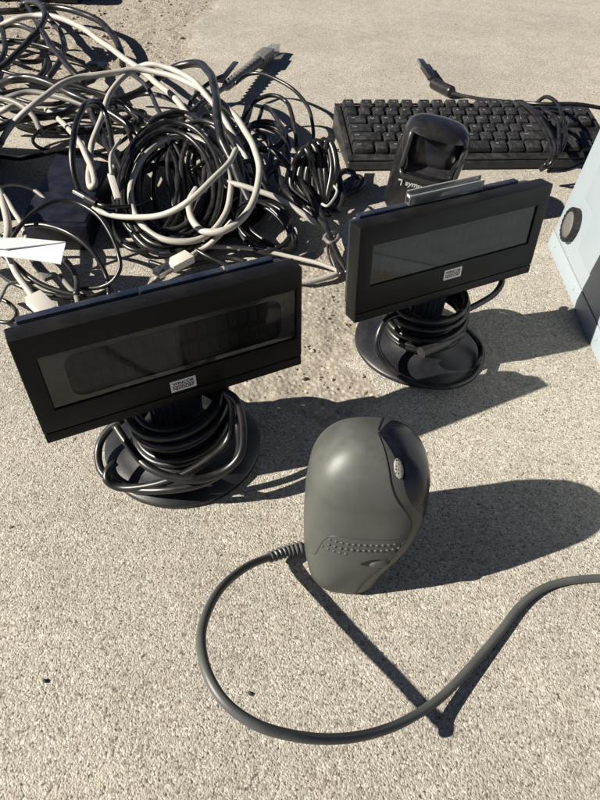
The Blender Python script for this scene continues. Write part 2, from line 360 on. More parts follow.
# ------------------------------------------------------------------ customer displays
W, H, D = .486 * S, .215 * S, .066 * S
def display(x, y, yaw, tilt, label, which):
    root = empty('customer_display', (x, y, 0), yaw); tag(root, label, 'customer display', 'customer displays on round stands')
    zc, e = .294 * S, .044 * S
    def hd(p):                            # head space (across, up, out of the face) -> root space
        a, b, n = p
        return (a, -e - n * math.cos(tilt) + b * math.sin(tilt), zc + b * math.cos(tilt) + n * math.sin(tilt))
    w2, h2 = W / 2, H / 2
    if which == 'near': wl, wr, wt, wb = -w2 + .011, w2 - .0045, h2 - .0155, -h2 + .0245
    else: wl, wr, wt, wb = -w2 + .0125, w2 - .011, h2 - .016, -h2 + .030
    lip = -h2 + .0075
    # front frame with the window opening, then the narrow lip below a fine gap
    fr = MB(); t = .0145
    o = [(-w2, lip + .0004), (w2, lip + .0004), (w2, h2), (-w2, h2)]; i_ = [(wl, wb), (wr, wb), (wr, wt), (wl, wt)]
    vs = [(a, b, 0) for a, b in o] + [(a, b, 0) for a, b in i_] + [(a, b, -t) for a, b in o] + [(a, b, -t) for a, b in i_]
    fs = []
    for k in range(4):
        q = (k + 1) % 4
        fs += [(k, q, 4 + q, 4 + k), (8 + k, 12 + k, 12 + q, 8 + q), (k, 8 + k, 8 + q, q), (4 + k, 4 + q, 12 + q, 12 + k)]
    fr.add(vs, fs); fr.build('front_frame', M['display_face'], root, bevel=.0012, fn=hd)
    MB().box((-w2 + .0003, -h2, -t), (w2 - .0003, lip - .0001, -.0001)).build('lower_lip', M['display_face'], root, bevel=.0006, fn=hd)
    # rear housing: chamfered, a little narrower
    rh = MB(); a0, b0 = w2 - .001, h2 - .0012; a1, b1 = w2 - .0045, h2 - .0035
    rh.loft([[(-a, -b, n), (a, -b, n), (a, b, n), (-a, b, n)] for a, b, n in ((a0, b0, -t + .0002), (a0, b0, -t - .0018), (a1, b1, -t - .0042), (a1 - .001, b1 - .001, -D - .001), (a1 - .006, b1 - .006, -D - .006))])
    rh.build('rear_housing', M['display_black'], root, bevel=.0012, fn=hd)
    rid = MB()                             # raised ridge along the top, split by two joints
    xs = [(-w2 + .007, -.012), (-.0108, .044), (.0452, w2 - .012)] if which == 'near' else [(-w2 + .010, w2 - .020)]
    for a, b in xs: rid.box((a, h2 - .004, -D + .0005), (b, h2 + .0001, -t - .0035))
    rid.build('top_ridge', M['display_black'], root, bevel=.0009, fn=hd)
    # screen: dark well, character panel, glass
    dp = .0085
    well = MB(); well.loft([[(wl, wb, n), (wr, wb, n), (wr, wt, n), (wl, wt, n)] for n in (-.0022, -dp)], cap=False)
    well.add([(wl, wb, -dp), (wr, wb, -dp), (wr, wt, -dp), (wl, wt, -dp)], [(0, 1, 2, 3)])
    well.build('screen_well', M['seam'], root, fn=hd)
    pan = MB(); pan.box((wl + .012, wb + .004, -dp + .0006), (wr - .010, wt - .003, -dp + .0026))
    c0 = hd((0, 0, 0)); po = bpy.data.objects
    vp = pan.build('character_panel', M['vfd'], root)      # keeps flat local axes so the character grid lines up
    Mx = Matrix(((1, 0, 0, 0), (0, math.sin(tilt), -math.cos(tilt), -e), (0, math.cos(tilt), math.sin(tilt), zc), (0, 0, 0, 1)))
    for v in vp.data.vertices: v.co = (v.co.x, -v.co.z, v.co.y)
    vp.matrix_local = Mx @ Matrix(((1, 0, 0, 0), (0, 0, 1, 0), (0, -1, 0, 0), (0, 0, 0, 1)))
    gl = MB(); gl.add([(wl + .0002, wb + .0002, -.0016), (wr - .0002, wb + .0002, -.0016), (wr - .0002, wt - .0002, -.0016), (wl + .0002, wt - .0002, -.0016)], [(0, 1, 2, 3)])
    gl.build('screen_glass', M['screen_glass' if which == 'far' else 'screen_glass_dull'], root, fn=hd)
    if which == 'near':                    # a protective film with a rounded edge, lifting in the window
        fm = MB(); out = [(wl + .0006, wb + .0006), (wr - .0006, wb + .0006), (wr - .0006, wt - .0006), (wl + .0006, wt - .0006)]
        def rr(x0, y0, x1, y1, r, n=8):
            return [(cx + r * math.cos(q), cy + r * math.sin(q)) for cx, cy, s_ in ((x1 - r, y1 - r, 0), (x0 + r, y1 - r, 90), (x0 + r, y0 + r, 180), (x1 - r, y0 + r, 270)) for q in [R(s_ + 90 * k / n) for k in range(n + 1)]]
        inn = rr(wl + .013, wb + .0045, wr - .011, wt - .0035, .008); no = len(inn)
        ou = rr(wl + .0006, wb + .0006, wr - .0006, wt - .0006, .0005)
        fm.loft([[(a, b, -.0012) for a, b in ou], [(a, b, -.0006) for a, b in inn], [(a, b, -.0016) for a, b in inn]], cap=False)
        fm.build('window_film', M['film'], root, fn=hd, smooth='auto')
    # name plate
    pc = (.0015, wb - .0095 if which == 'near' else wb - .0085); pw, ph = (.0088, .0045)
    npl = MB(); npl.box((pc[0] - pw, pc[1] - ph, -.0003), (pc[0] + pw, pc[1] + ph, .0005)); pl = npl.build('name_plate', M['sticker'], root, bevel=.0002, fn=hd)
    def tp(dy): return lambda p: hd((pc[0] + p[0], pc[1] + dy + p[1], .00056 + p[2]))
    text_mesh('lettering', 'WINCOR', .0034, M['ink'], pl, tp(.0019), .00010, 1.02)
    text_mesh('lettering', 'NIXDORF', .0034, M['ink'], pl, tp(-.0020), .00010, .98)
    ln = MB(); ln.box((pc[0] - pw + .001, pc[1] - .00035, .0004), (pc[0] + pw - .001, pc[1] + .00035, .0006)); ln.build('red_rule', M['ink_red'], pl, fn=hd)
    # stand
    r = .161 * S
    b = MB(); b.lathe([(r - .0012, 0), (r, .001), (r, .0042), (r - .0012, .0056), (r * .80, .0085), (r * .56, .0140), (r * .42, .0215), (r * .36, .027)], 96)
    b.build('base', M['base_black'], root, smooth='auto')
    p = MB(); n = 72; prs = []
    for z in (.026, .060, zc - h2 + .004): prs.append([((.0195 - (.0009 if j % 3 == 0 else 0)) * math.cos(2 * math.pi * j / n), .007 + (.0195 - (.0009 if j % 3 == 0 else 0)) * math.sin(2 * math.pi * j / n), z) for j in range(n)])
    p.loft(prs); p.build('pole', M['display_black'], root)
    MB().hexa([(-.028, -e + t + .002, zc - h2 - .004), (.028, -e + t + .002, zc - h2 - .004), (.026, .020, zc - h2 - .004), (-.026, .020, zc - h2 - .004)],
              [(-.034, -e + t + .004, zc - h2 + .02), (.034, -e + t + .004, zc - h2 + .02), (.03, .020, zc - h2 + .02), (-.03, .020, zc - h2 + .02)]).build('neck_bracket', M['display_black'], root, bevel=.002)
    return root, hd
def to_local(root, P):
    m = (Matrix.Translation(root.location) @ Matrix.Rotation(root.rotation_euler.z, 4, 'Z')).inverted(); return np.array(m @ Vector(P))
ax, ay, ayaw, atl = -.239 * S, .793 * S, R(29.46), R(4.98)
bx, by, byaw, btl = .290 * S, 1.168 * S, R(29.08), R(6.0)
dA, hdA = display(ax, ay, ayaw, atl, 'black display nearest the lower left, dusty bluish top, film peeling in its window', 'near')
dB, hdB = display(bx, by, byaw, btl, 'black display further back, right of the other, clear plastic strip on its top edge', 'far')

# cords wound round the stands
cr = .0029
def coil(turns, r0, z0, z1, ph, seed, tiltx, tilty):
    rg = np.random.default_rng(seed); n = int(turns * 14); pts = []
    k1, k2 = rg.uniform(0, 6, 2)
    for i in range(n + 1):
        a = ph + 2 * math.pi * turns * i / n; t = i / n
        rr = r0 * (1 + .07 * math.sin(a * .37 + k1) + .05 * math.sin(a * .71 + k2)); z = z0 + (z1 - z0) * t
        x, y = rr * math.cos(a), rr * math.sin(a); pts.append((x, y, z + tiltx * x + tilty * y + .0025 * math.sin(a * .53 + k2)))
    return pts
pA = coil(8.6, .0325, .022, .060, 2.0, 3, .22, .05)
A_out = [to_local(dA, at(u, v, z)) for u, v, z in ((238, 425, .055), (236, 460, .036), (205, 482, .028), (165, 490, .022), (125, 487, .012), (101, 470, .010), (99, 446, .016), (110, 428, .028), (122, 420, .036))]
MB().tube(spline(pA + A_out[0:]), cr, 10).build('cord', M['cable_black'], dA, smooth=True)
A_2 = [to_local(dA, at(u, v, z)) for u, v, z in ((116, 462, .022), (108, 470, .020), (107, 480, .017), (118, 487, .014), (140, 487, .018), (170, 480, .026), (205, 462, .036), (228, 440, .045), (232, 405, .066), (226, 392, .075))]
MB().tube(spline(A_2), cr, 10).build('cord', M['cable_black'], dA, smooth=True)
A_3 = [to_local(dA, at(u, v, z)) for u, v, z in ((224, 391, .078), (236, 400, .074), (243, 425, .062), (240, 455, .046), (222, 472, .036), (190, 480, .034), (150, 468, .036), (125, 440, .040), (115, 425, .044))]
MB().tube(spline(A_3), cr, 10).build('cord', M['cable_black'], dA, smooth=True)
pB = coil(6.7, .0335, .022, .058, .6, 5, .10, .06)
B_out = [to_local(dB, at(u, v, z)) for u, v, z in ((462, 312, .046), (480, 303, .046), (496, 292, .046), (502, 281, .050), (500, 270, .056), (488, 262, .066))]
MB().tube(spline(pB + B_out), cr, 10).build('cord', M['cable_black'], dB, smooth=True)
B_l = [to_local(dB, at(u, v, z)) for u, v, z in ((420, 318, .040), (400, 314, .050), (386, 320, .048), (379, 333, .040), (377, 347, .030), (385, 362, .020), (400, 376, .013), (425, 385, .010), (452, 386, .009), (472, 377, .009), (481, 360, .010), (480, 345, .013), (470, 331, .022), (458, 322, .030), (440, 318, .034), (425, 318, .034))]
MB().tube(spline(B_l), cr, 10).build('cord', M['cable_black'], dB, smooth=True)
pl_ = [to_local(dB, at(u, v, z)) for u, v, z in ((421, 353, .030), (440, 345, .031), (455, 337, .032), (462, 333, .033))]
q = spline(pl_); MB().tube(q, [.0056 if i < len(q) * .62 else .0043 for i in range(len(q))], 12).build('barrel_plug', M['cable_black'], dB, smooth='auto')

# clear card holder standing on the far display
zt = hdB((0, H / 2, 0)); ch = empty('card_holder', (0, 0, 0)); Rz = Matrix.Translation(dB.location) @ Matrix.Rotation(byaw, 4, 'Z')
ch.matrix_world = Rz @ Matrix.Translation(hdB((-.0038, H / 2 + .0004, -.019))); ch.rotation_euler = (0, 0, byaw)
tag(ch, 'clear plastic card holder strip standing on the far display', 'card holder')
L2 = .0345
MB().box((-L2, -.0032, 0), (L2, .0032, .0012)).build('foot', M['acrylic'], ch, bevel=.0003)
MB().box((-L2, -.0032, .00125), (L2, -.0020, .0080)).build('front_wall', M['acrylic'], ch, bevel=.0003)
MB().box((-L2, .0018, .00125), (L2, .0030, .0098)).build('back_wall', M['acrylic'], ch, bevel=.0003)
MB().box((-L2 + .001, -.0019, .0050), (L2 - .001, .0017, .0057)).build('inner_rib', M['acrylic_edge'], ch)

for zc_, yy in ((.0081, -.0026), (.0099, .0024)): MB().box((-L2, yy - .0007, zc_), (L2, yy - .0002, zc_ + .0005)).build('lip', M['acrylic_edge'], ch)
for e_ in (-L2, L2 - .0006): MB().box((e_, -.0019, .0060), (e_ + .0006, .0017, .0079)).build('end_edge', M['acrylic_edge'], ch)
# ------------------------------------------------------------------ presentation scanners
PZ = [0, 2, 10, 20, 34, 46, 52, 60, 64, 70, 76, 84, 98, 107, 113, 116.3, 118]
PB = [-23, -25.5, -28, -29.5, -30.5, -31, -31, -31, -31, -31, -30.7, -30, -27, -22.5, -16.5, -9, 0]
PF = [16, 18, 19.5, 21, 26, 31.5, 33.5, 35, 35.5, 35.8, 35.5, 34.5, 30.5, 26, 20, 13, 5]
PH = [29, 31, 33, 34, 35, 34.5, 34, 33, 32.3, 31.2, 30.2, 29, 25.5, 21.5, 16, 10, 1.2]
PY = [0, 0, 0, 0, .5, 1.3, 2, 2.8, 3.2, 3.8, 4.4, 5.2, 6.6, 7.6, 8, 8, 8]
PS = [1, 1.5, 2, 3.5, 8, 14.5, 17.5, 21, 23.2, 24.5, 23.6, 20, 12, 8.5, 6.5, 4.5, 1.6]      # seam between rear shell and front bezel
PW = [13, 15, 16, 17.5, 22, 28, 30.5, 32, 32.3, 31.5, 29.5, 25, 18, 15, 12, 8.5, 3.2]  # bezel / window edge
PHQ = [31, 33, 35, 35.5, 36.5, 37, 37, 37, 37, 37, 36.8, 36.5, 35.5, 34, 31.5, 26, 12]   # the scanner at the back has a squarer crown and a straighter front
PFQ = [24, 26, 27, 28, 29, 30, 31, 32, 32.5, 33, 33.5, 34, 33.5, 31.5, 27, 20, 9]
PWQ = [16, 17, 18, 19, 20, 21, 22, 22, 22, 22, 22, 22, 20, 17, 13, 9, 4]
PB, PF, PS, PW, PFQ, PWQ = ([q * 1.10 for q in T] for T in (PB, PF, PS, PW, PFQ, PWQ))
def dome(T, key, z, ip, ex):
    # profile value above z = 84: an elliptic crown closing smoothly at z = 118
    t = min(1., (z - 84) / 34.); s_ = max(0., 1 - t ** ex) ** (1 / ex); c = {'b': 3., 'f': 3., 'h': 0.}.get(key)
    if c is not None: return c + (ip(T, 84) - c) * s_
    if z <= 105: return ip(T, z)
    t1 = (105 - 84) / 34.; s1 = (1 - t1 ** ex) ** (1 / ex); return 3.2 + (ip(T, 105) - 3.2) * s_ / s1 if key == 's' else 3.6 + (ip(T, 105) - 3.6) * s_ / s1
def scanner(root, shell, bezel, dark, glassm, seam_m, PH, PY, PF, PW, wt=102., deep=0., wb=45.4, cr_=2.):
    zs = sorted(set([0, 1, 2, 3, 5, 8] + list(np.arange(11, 58, 3.)) + list(np.arange(58, 109, 1.5)) + [wb, wb + .6, wb + 2.1, wt - .6, wt] + [118 - .03 * 1.42 ** k for k in range(18)] + [118]))
    def ip(T, z):
        T = np.array(T, float); k = min(max(np.searchsorted(PZ, z) - 1, 0), len(PZ) - 2)
        m = np.gradient(T, PZ); h = PZ[k + 1] - PZ[k]; t = (z - PZ[k]) / h
        return (2 * t**3 - 3 * t**2 + 1) * T[k] + (t**3 - 2 * t**2 + t) * h * m[k] + (-2 * t**3 + 3 * t**2) * T[k + 1] + (t**3 - t**2) * h * m[k + 1]
    NB, NZ, NW = 40, 5, 34
    wf = sorted(list(np.linspace(-1, 1, 29)) + [-.800, -.785, .785, .800])
    rows = []
    for z in zs:
        xb, xf, hw, xs, xw = (ip(T, z) if z <= 84 else dome(T, k_, z, ip, ex_) for T, k_, ex_ in ((PB, 'b', cr_), (PF, 'f', cr_), (PH, 'h', cr_ * 1.25 if cr_ > 2 else 2.), (PS, 's', 2), (PW, 'w', 2))); cx = (xb + xf) / 2; a = max((xf - xb) / 2, .3); hw = max(hw, .3); ex = 2.7
        def pt(th):
            c, s = math.cos(th), math.sin(th); return (cx + a * math.copysign(abs(c) ** (2 / ex), c), hw * math.copysign(abs(s) ** (2 / ex), s))
        def ang(x):
            q = min(max((x - cx) / a, -.985), .985); return math.acos(math.copysign(abs(q) ** (ex / 2), q))
        ts, tw = ang(xs), ang(xw); tw = min(tw, ts - .10)
        row = []
        for k in range(NB + 1): row.append(('r', pt(ts + (2 * math.pi - 2 * ts) * k / NB)))          # +seam .. back .. -seam
        for k in range(1, NZ): row.append(('b', pt(2 * math.pi - ts + (ts - tw) * k / NZ)))
        for f in wf: row.append(('w', pt(tw * f)) + (f,))
        for k in range(1, NZ): row.append(('b', pt(tw + (ts - tw) * k / NZ)))
        P = []
        for it in row:
            x, y = it[1]
            if it[0] == 'w' and wb + .3 < z < wt - .3 and abs(it[2]) < .79:
                d = deep * (2.0 + 15 * min(1, max(0, (z - wb - .4) / 5.5)) ** .8); x = min(x, xf - .03 * (y * y) / 10) - d if deep else x
                x = max(x, xb + 9)
            P.append((x / 1000, (y + ip(PY, min(z, 107))) / 1000, z / 1000))
        rows.append(P)
    n = len(rows[0]); nb0, nb1 = NB, NB + NZ; nw1 = NB + NZ + len(wf) - 1
    groups = {'rear_shell': [], 'front_bezel': [], 'front_panel': [], 'scan_window': []}
    for i in range(len(rows) - 1):
        zc = (zs[i] + zs[i + 1]) / 2
        for j in range(n):
            k = (j + 1) % n; fq = ((i, j), (i, k), (i + 1, k), (i + 1, j))
            if j < nb0: groups['rear_shell'].append(fq)
            elif j < nb1 or j >= nw1: groups['front_bezel'].append(fq)
            elif zc < 25: groups['front_bezel'].append(fq)
            else:
                f0 = wf[j - nb1]; f1 = wf[j - nb1 + 1]; fm = abs(f0 + f1) / 2
                groups['scan_window' if wb + 6 < zc < wt - .3 and fm < .785 else 'front_panel'].append(fq)
    obs = {}
    for name, fl in groups.items():
        mb = MB(); ids = {}
        for fq in fl:
            q = []
            for ij in fq:
                if ij not in ids: ids[ij] = len(mb.v); mb.v.append(rows[ij[0]][ij[1]])
                q.append(ids[ij])
            mb.f.append(tuple(q))
        if name == 'rear_shell': 
            for r_, rev in ((0, True), (len(rows) - 1, False)):
                q = []
                for j in range(n):
                    q.append(len(mb.v)); mb.v.append(rows[r_][j])
                mb.f.append(tuple(reversed(q)) if rev else tuple(q))
        obs[name] = mb.build(name, {'rear_shell': shell, 'front_bezel': bezel, 'front_panel': dark, 'scan_window': glassm}[name], root, smooth='auto')
    # the fine dark joint
    for side in (0, NB):
        pts = [np.array(r[side]) for r in rows[2:-3]]
        MB().tube(pts, .00055, 6).build('seam', seam_m, root, smooth=True)
    return rows, zs, obs
scn = empty('barcode_scanner', (*at(350, 552)[:2], 0), R(2)); SCN_M = scn
tag(scn, 'grey green hand sized scanner standing in the foreground, seen from its rounded back', 'barcode scanner', 'barcode scanners')
rowsF, zsF, _ = scanner(scn, M['scanner_shell'], M['scanner_bezel'], M['scanner_tint'], M['scanner_tint'], M['seam'], PH, PY, PF, PW)
def surf(root_yside, x, z):
    """point on the scanner's near side (negative y) with given x, z in mm, and its outward normal"""
    k = min(range(len(zsF)), key=lambda i: abs(zsF[i] - z)); best = min((p for p in rowsF[k] if p[1] < 0), key=lambda p: abs(p[0] * 1000 - x))
    row = rowsF[k]; ids = [j for j, p in enumerate(row) if p[1] < 0]; js = sorted(ids, key=lambda j: abs(row[j][0] * 1000 - x))[:2]
    (x0, y0, _), (x1, y1, _) = row[js[0]], row[js[1]]; t = 0 if abs(x1 - x0) < 1e-9 else (x / 1000 - x0) / (x1 - x0)
    return np.array([x / 1000, y0 + (y1 - y0) * t, z / 1000])
def ell(mb, c, r, nrm=(0, -1, 0), up=(0, 0, 1), k=14, m=6):
    n = np.array(nrm, float); n /= np.linalg.norm(n); u = np.array(up, float); u -= n * (u @ n); u /= np.linalg.norm(u); v = np.cross(u, n)
    mb.loft([[np.array(c) + n * r[2] * math.sin(q) + (v * r[0] * math.cos(b) + u * r[1] * math.sin(b)) * max(math.cos(q), .02) for b in np.linspace(0, 2 * math.pi, k, endpoint=False)] for q in np.linspace(-.6, math.pi / 2, m)])
dm = MB()
for ri, (zz, x0, n) in enumerate(((61, -19, 12), (57, -21, 13), (53, -23, 5))):
    for k in range(n):
        x = x0 + k * 3.4 + (1.6 if ri % 2 else 0)
        if x < 22: ell(dm, surf(0, x, zz) + np.array([0, .0002, 0]), (.0013, .0012, .0007), k=10, m=5)
dm.build('grip_dots', M['scanner_shell'], scn, smooth=True)
bt = MB(); ell(bt, surf(0, 11.5, 45) + np.array([0, .0006, 0]), (.0068, .0036, .0026), (.15, -1, 0), k=28, m=8); bt.build('button', M['scanner_bezel'], scn, smooth=True)
bt = MB(); ell(bt, surf(0, 8, 45) + np.array([0, .0010, 0]), (.0088, .0046, .0013), (.1, -1, 0), k=28, m=8); bt.build('button_socket', M['seam'], scn, smooth=True)

cp_ = [surf(0, x, z) for x, z in ((22, 66), (14, 66), (4, 66), (-6, 66), (-15, 65.5), (-20, 63), (-23, 58), (-25, 50), (-27, 42), (-29.5, 37))]
MB().tube(spline(cp_, .001), .00035, 6).build('moulded_crease', M['scanner_bezel'], scn, smooth=True)
def ipz(T, z): return float(np.interp(z, PZ, T))
zb = 109.5; cb = surf(0, ipz(PW, zb) - .6, zb); nb = np.array([.22, -.62, .75]); nb /= np.linalg.norm(nb)
bd = MB(); ell(bd, cb + nb * .0002, (.0027, .0058, .0008), nb, (-.22, .75, .6), k=28, m=7); bdo = bd.build('sound_grille', M['grille'], scn, smooth=True)
# ------------------------------------------------------------------ rear scanner
sc2 = empty('barcode_scanner', (*at(411, 211)[:2], 0), R(-96))
sc2.rotation_euler = (R(-8), 0, R(-96)); sc2.location.z = .005; sc2.scale = (1.0, 1.03, .90)
tag(sc2, 'small black scanner with hollow window facing us, standing between keyboard and far display', 'barcode scanner', 'barcode scanners')
rows2, zs2, ob2 = scanner(sc2, M['scanner_black'], M['scanner_black'], M['scanner_black'], M['scanner_dark'], M['seam'], PHQ, [0] * 17, PFQ, PWQ, 107., 1., 60., 2.9)
def fx(y, z):                              # front surface of the rear scanner at height z (mm)
    k = min(range(len(zs2)), key=lambda i: abs(zs2[i] - z)); return max(p[0] for p in rows2[k]) * 1000 - .025 * y * y / 10
fz0, fz1, fy = 57., 110., 29.5
rp = [(cx + 7 * math.cos(R(a)), cz + 7 * math.sin(R(a))) for cx, cz, a0 in ((fy - 7, fz1 - 7, 0), (-fy + 7, fz1 - 7, 90), (-fy + 7, fz0 + 7, 180), (fy - 7, fz0 + 7, 270)) for a in range(a0, a0 + 91, 15)]
rp.append(rp[0]); fq = []
for (y0, z0), (y1, z1) in zip(rp, rp[1:]):
    n = max(1, int(math.hypot(y1 - y0, z1 - z0) / 4))
    for k in range(n): fq.append((y0 + (y1 - y0) * k / n, z0 + (z1 - z0) * k / n))
P_ = [np.array([fx(y, min(z, 106)) - (max(0, z - 104) * .5) - .6, y, z]) / 1000 for y, z in fq]; P_.append(P_[0])
MB().tube(P_, .0027, 10).build('window_frame', M['scanner_rim'], sc2, smooth=True)
sh_ = MB(); nn = 13
top_ = [[(np.array([fx(0, 63) - a - .05 * y * y / 10, y, z]) / 1000) for y in np.linspace(-27, 27, nn)] for a, z in ((17, 70), (13, 69.3), (7, 66.5), (2.4, 63.5), (1.4, 61.5), (1.6, 58))]
sh_.loft(top_, cap=False, closed=False); sh_.build('shelf', M['scanner_rim'], ob2['scan_window'], smooth=True)
text_mesh('lettering', 'symbol', .0090, M['legend'], ob2['front_panel'], lambda p: (fx(0, 45) / 1000 + .0008 + p[2], p[0] - .0075, .0485 + p[1]), .00018)
fx0 = fx(19, 46) / 1000
ic = MB(); ic.box((fx0 - .002, -.0285, .0495), (fx0 + .0010, -.0240, .0502)); ic.box((fx0 - .002, -.0247, .0435), (fx0 + .0010, -.0240, .0502)); ic.build('mark', M['legend'], ob2['front_panel'])

# cord of the near scanner
def cable_pts(l): return [at(u, v, z / 1000) for u, v, z in l]
cordF = cable_pts([(312, 545, 8), (303, 547, 7.5), (286, 551.5, 8), (270, 557, 11), (248, 566, 22), (222, 587, 40), (206, 615, 54), (201, 640, 62), (207, 672, 68), (225, 702, 69), (255, 724, 66), (290, 735, 58), (330, 739, 45), (370, 734, 31), (405, 721, 18), (440, 698, 9), (475, 662, 4.5), (500, 632, 3), (520, 606, 2.8), (540, 590, 2.7), (562, 582, 2.6), (600, 578, 2.5), (650, 579, 2.5), (700, 600, 2.5)])
MB().tube([to_local(scn, p) for p in spline(cordF)], .0026, 14).build('cord', M['scanner_cord'], scn, smooth=True)
q = spline(cordF[1:4], .0006); q = [to_local(scn, p) for p in q]
MB().tube(q, [.0042 - .0009 * i / len(q) + (.0006 if (i // 2) % 2 else -.0005) for i in range(len(q))], 16).build('strain_relief', M['scanner_cord'], scn, smooth='auto')

# ------------------------------------------------------------------ keyboard
KU = .0197; kx, ky, kyaw, ktilt, kz = .0492, .789, R(9.4), R(10.8), .0215
kb = empty('keyboard', (kx, ky, 0), kyaw); tag(kb, 'black dusty keyboard with its cord wrapped round one end', 'keyboard')
def kp(p):
    a, b, c = p; return (a * KU, b * KU * math.cos(ktilt) - c * math.sin(ktilt), kz + b * KU * math.sin(ktilt) + c * math.cos(ktilt))
KW = 19.0
top = [(-.45, -.75, -.006), (KW, -.75, -.006), (KW, 5.85, -.006), (-.45, 5.85, -.006)]
tp_ = [np.array(kp(p)) for p in top]; bt_ = [np.array([p[0], p[1] + dy, 0.001]) for p, dy in zip(tp_, (-.002, -.002, .004, .004))]
MB().hexa(bt_, tp_).build('case', M['kb_case'], kb, bevel=.0035, seg=3)
rim = MB()
for lo, hi in (((-.45, -.72), (-.08, 5.82)), ((KW - .3, -.72), (KW, 5.82)), ((-.05, -.72), (KW - .33, -.12)), ((-.05, 5.72), (KW - .33, 5.84))):
    rim.hexa([kp((lo[0], lo[1], -.0055)), kp((hi[0], lo[1], -.0055)), kp((hi[0], hi[1], -.0055)), kp((lo[0], hi[1], -.0055))],
             [kp((lo[0], lo[1], -.0035)), kp((hi[0], lo[1], -.0035)), kp((hi[0], hi[1], -.0035)), kp((lo[0], hi[1], -.0035))])
rim.build('rim', M['kb_case'], kb, bevel=.0006)
def key(x, y, wd, leg=None):
    a, b = .025, .05; t = .14
    m = MB(); m.hexa([kp((x + a, y + a, -.0058)), kp((x + wd - a, y + a, -.0058)), kp((x + wd - a, y + 1 - a, -.0058)), kp((x + a, y + 1 - a, -.0058))],
                     [kp((x + t, y + .14, .0022)), kp((x + wd - t, y + .14, .0022)), kp((x + wd - t, y + .86, .0035)), kp((x + t, y + .86, .0035))])
    o = m.build('key', M['key_black'], kb, bevel=.0013)
    if leg:
        cx, cy = (x + .38, y + .60); z0 = .0022 + .0013 * (cy - y - .14) / .72 + .00006
        text_mesh('legend', leg,   .0058 if len(leg) == 1 else .0036, M['legend_dim'], o, lambda p: kp((cx + p[0] / KU + (0 if len(leg) == 1 else .1), cy + p[1] / KU, z0 + p[2] + p[1] * .001)))
rows_k = [(5.0, [(0, 'Esc'), (1.35, 'F1'), (2.35, 'F2'), (3.35, 'F3'), (4.35, 'F4'), (5.65, 'F5'), (6.65, 'F6'), (7.65, 'F7'), (8.65, 'F8'), (9.95, 'F9'), (10.95, 'F10'), (11.95, 'F11'), (12.95, 'F12')])]
for y, x, l in rows_k[:1] and [(5.0, q[0], q[1]) for q in rows_k[0][1]]: key(x, y - .12, 1, l)
def krow(y, x, ks):
    for wd, l in ks: key(x, y, wd, l); x += wd
krow(3.9, 0, [(1, c) for c in '`1234567890-='] + [(2, None)])
krow(2.9, 0, [(1.5, 'Tab')] + [(1, c) for c in 'QWERTYUIOP[]'] + [(1.5, '\\')])
krow(1.9, 0, [(1.75, 'Caps')] + [(1, c) for c in "ASDFGHJKL;'"] + [(2.25, 'Enter')])
krow(.95, 0, [(2.25, 'Shift')] + [(1, c) for c in 'ZXCVBNM,./'] + [(2.75, 'Shift')])
krow(-.08, 0, [(1.5, 'Ctrl'), (1.0, None), (1.25, 'Alt'), (6, None), (1.25, 'Alt'), (1.25, None), (1.25, None), (1.5, 'Ctrl')])
for j, yy in enumerate((3.9, 2.9)): krow(yy, 15.35, [(1, c) for c in (('Ins', 'Hm', 'Up') if j == 0 else ('Del', 'End', 'Dn'))])
krow(.95, 16.35, [(1, None)]); krow(-.08, 15.35, [(1, None)] * 3)
led = MB(); led.hexa([kp((15.4, 4.95, -.0055)), kp((18.3, 4.95, -.0055)), kp((18.3, 5.6, -.0055)), kp((15.4, 5.6, -.0055))], [kp((15.4, 4.95, -.004)), kp((18.3, 4.95, -.004)), kp((18.3, 5.6, -.004)), kp((15.4, 5.6, -.004))])
led.build('indicator_panel', M['scanner_dark'], kb, bevel=.0005)
def kbc(l, r=.0026, name='cord', mat='cable_black'):
    return MB().tube([to_local(kb, p) for p in spline(cable_pts(l))], r, 10).build(name, M[mat], kb, smooth=True)
kbc([(452, 93, 14), (475, 98, 22), (500, 101, 34), (525, 103, 46), (545, 104, 52), (575, 104, 55), (600, 108, 52), (640, 120, 40)])
kbc([(535, 104, 47), (545, 97, 60), (556, 102, 62), (563, 120, 56), (565, 140, 50), (558, 155, 42), (547, 165, 34), (540, 168, 26)])
kbc([(520, 103, 46), (532, 112, 54), (543, 128, 50), (550, 145, 46), (551, 158, 40), (544, 166, 33)])
kbc([(524, 103, 48), (538, 115, 55), (549, 132, 51), (555, 150, 46), (551, 163, 38), (541, 170, 24)])
kbc([(548, 171, 22), (565, 170, 20), (583, 164, 20), (600, 156, 24), (630, 150, 30)])
kbc([(544, 110, 55), (556, 118, 55), (559, 138, 51), (556, 157, 42), (548, 167, 30)])
kbc([(339, 150, 4), (325, 147, 3), (312, 144, 3)], .0012)
fp = [to_local(kb, p) for p in spline(cable_pts([(433, 83, 9), (441, 87, 9.5), (452, 92, 11)]), .001)]
MB().tube(fp, [.0075 if i in (0, len(fp) - 1) else .0088 for i in range(len(fp))], 14).build('ferrite_bead', M['cable_black'], kb, smooth='auto')
kbc([(434, 83, 8), (428, 79, 7)], .0018)
pp = [np.array(p) for p in cable_pts([(434, 80, 7), (424, 66, 7), (420, 60, 7)])]
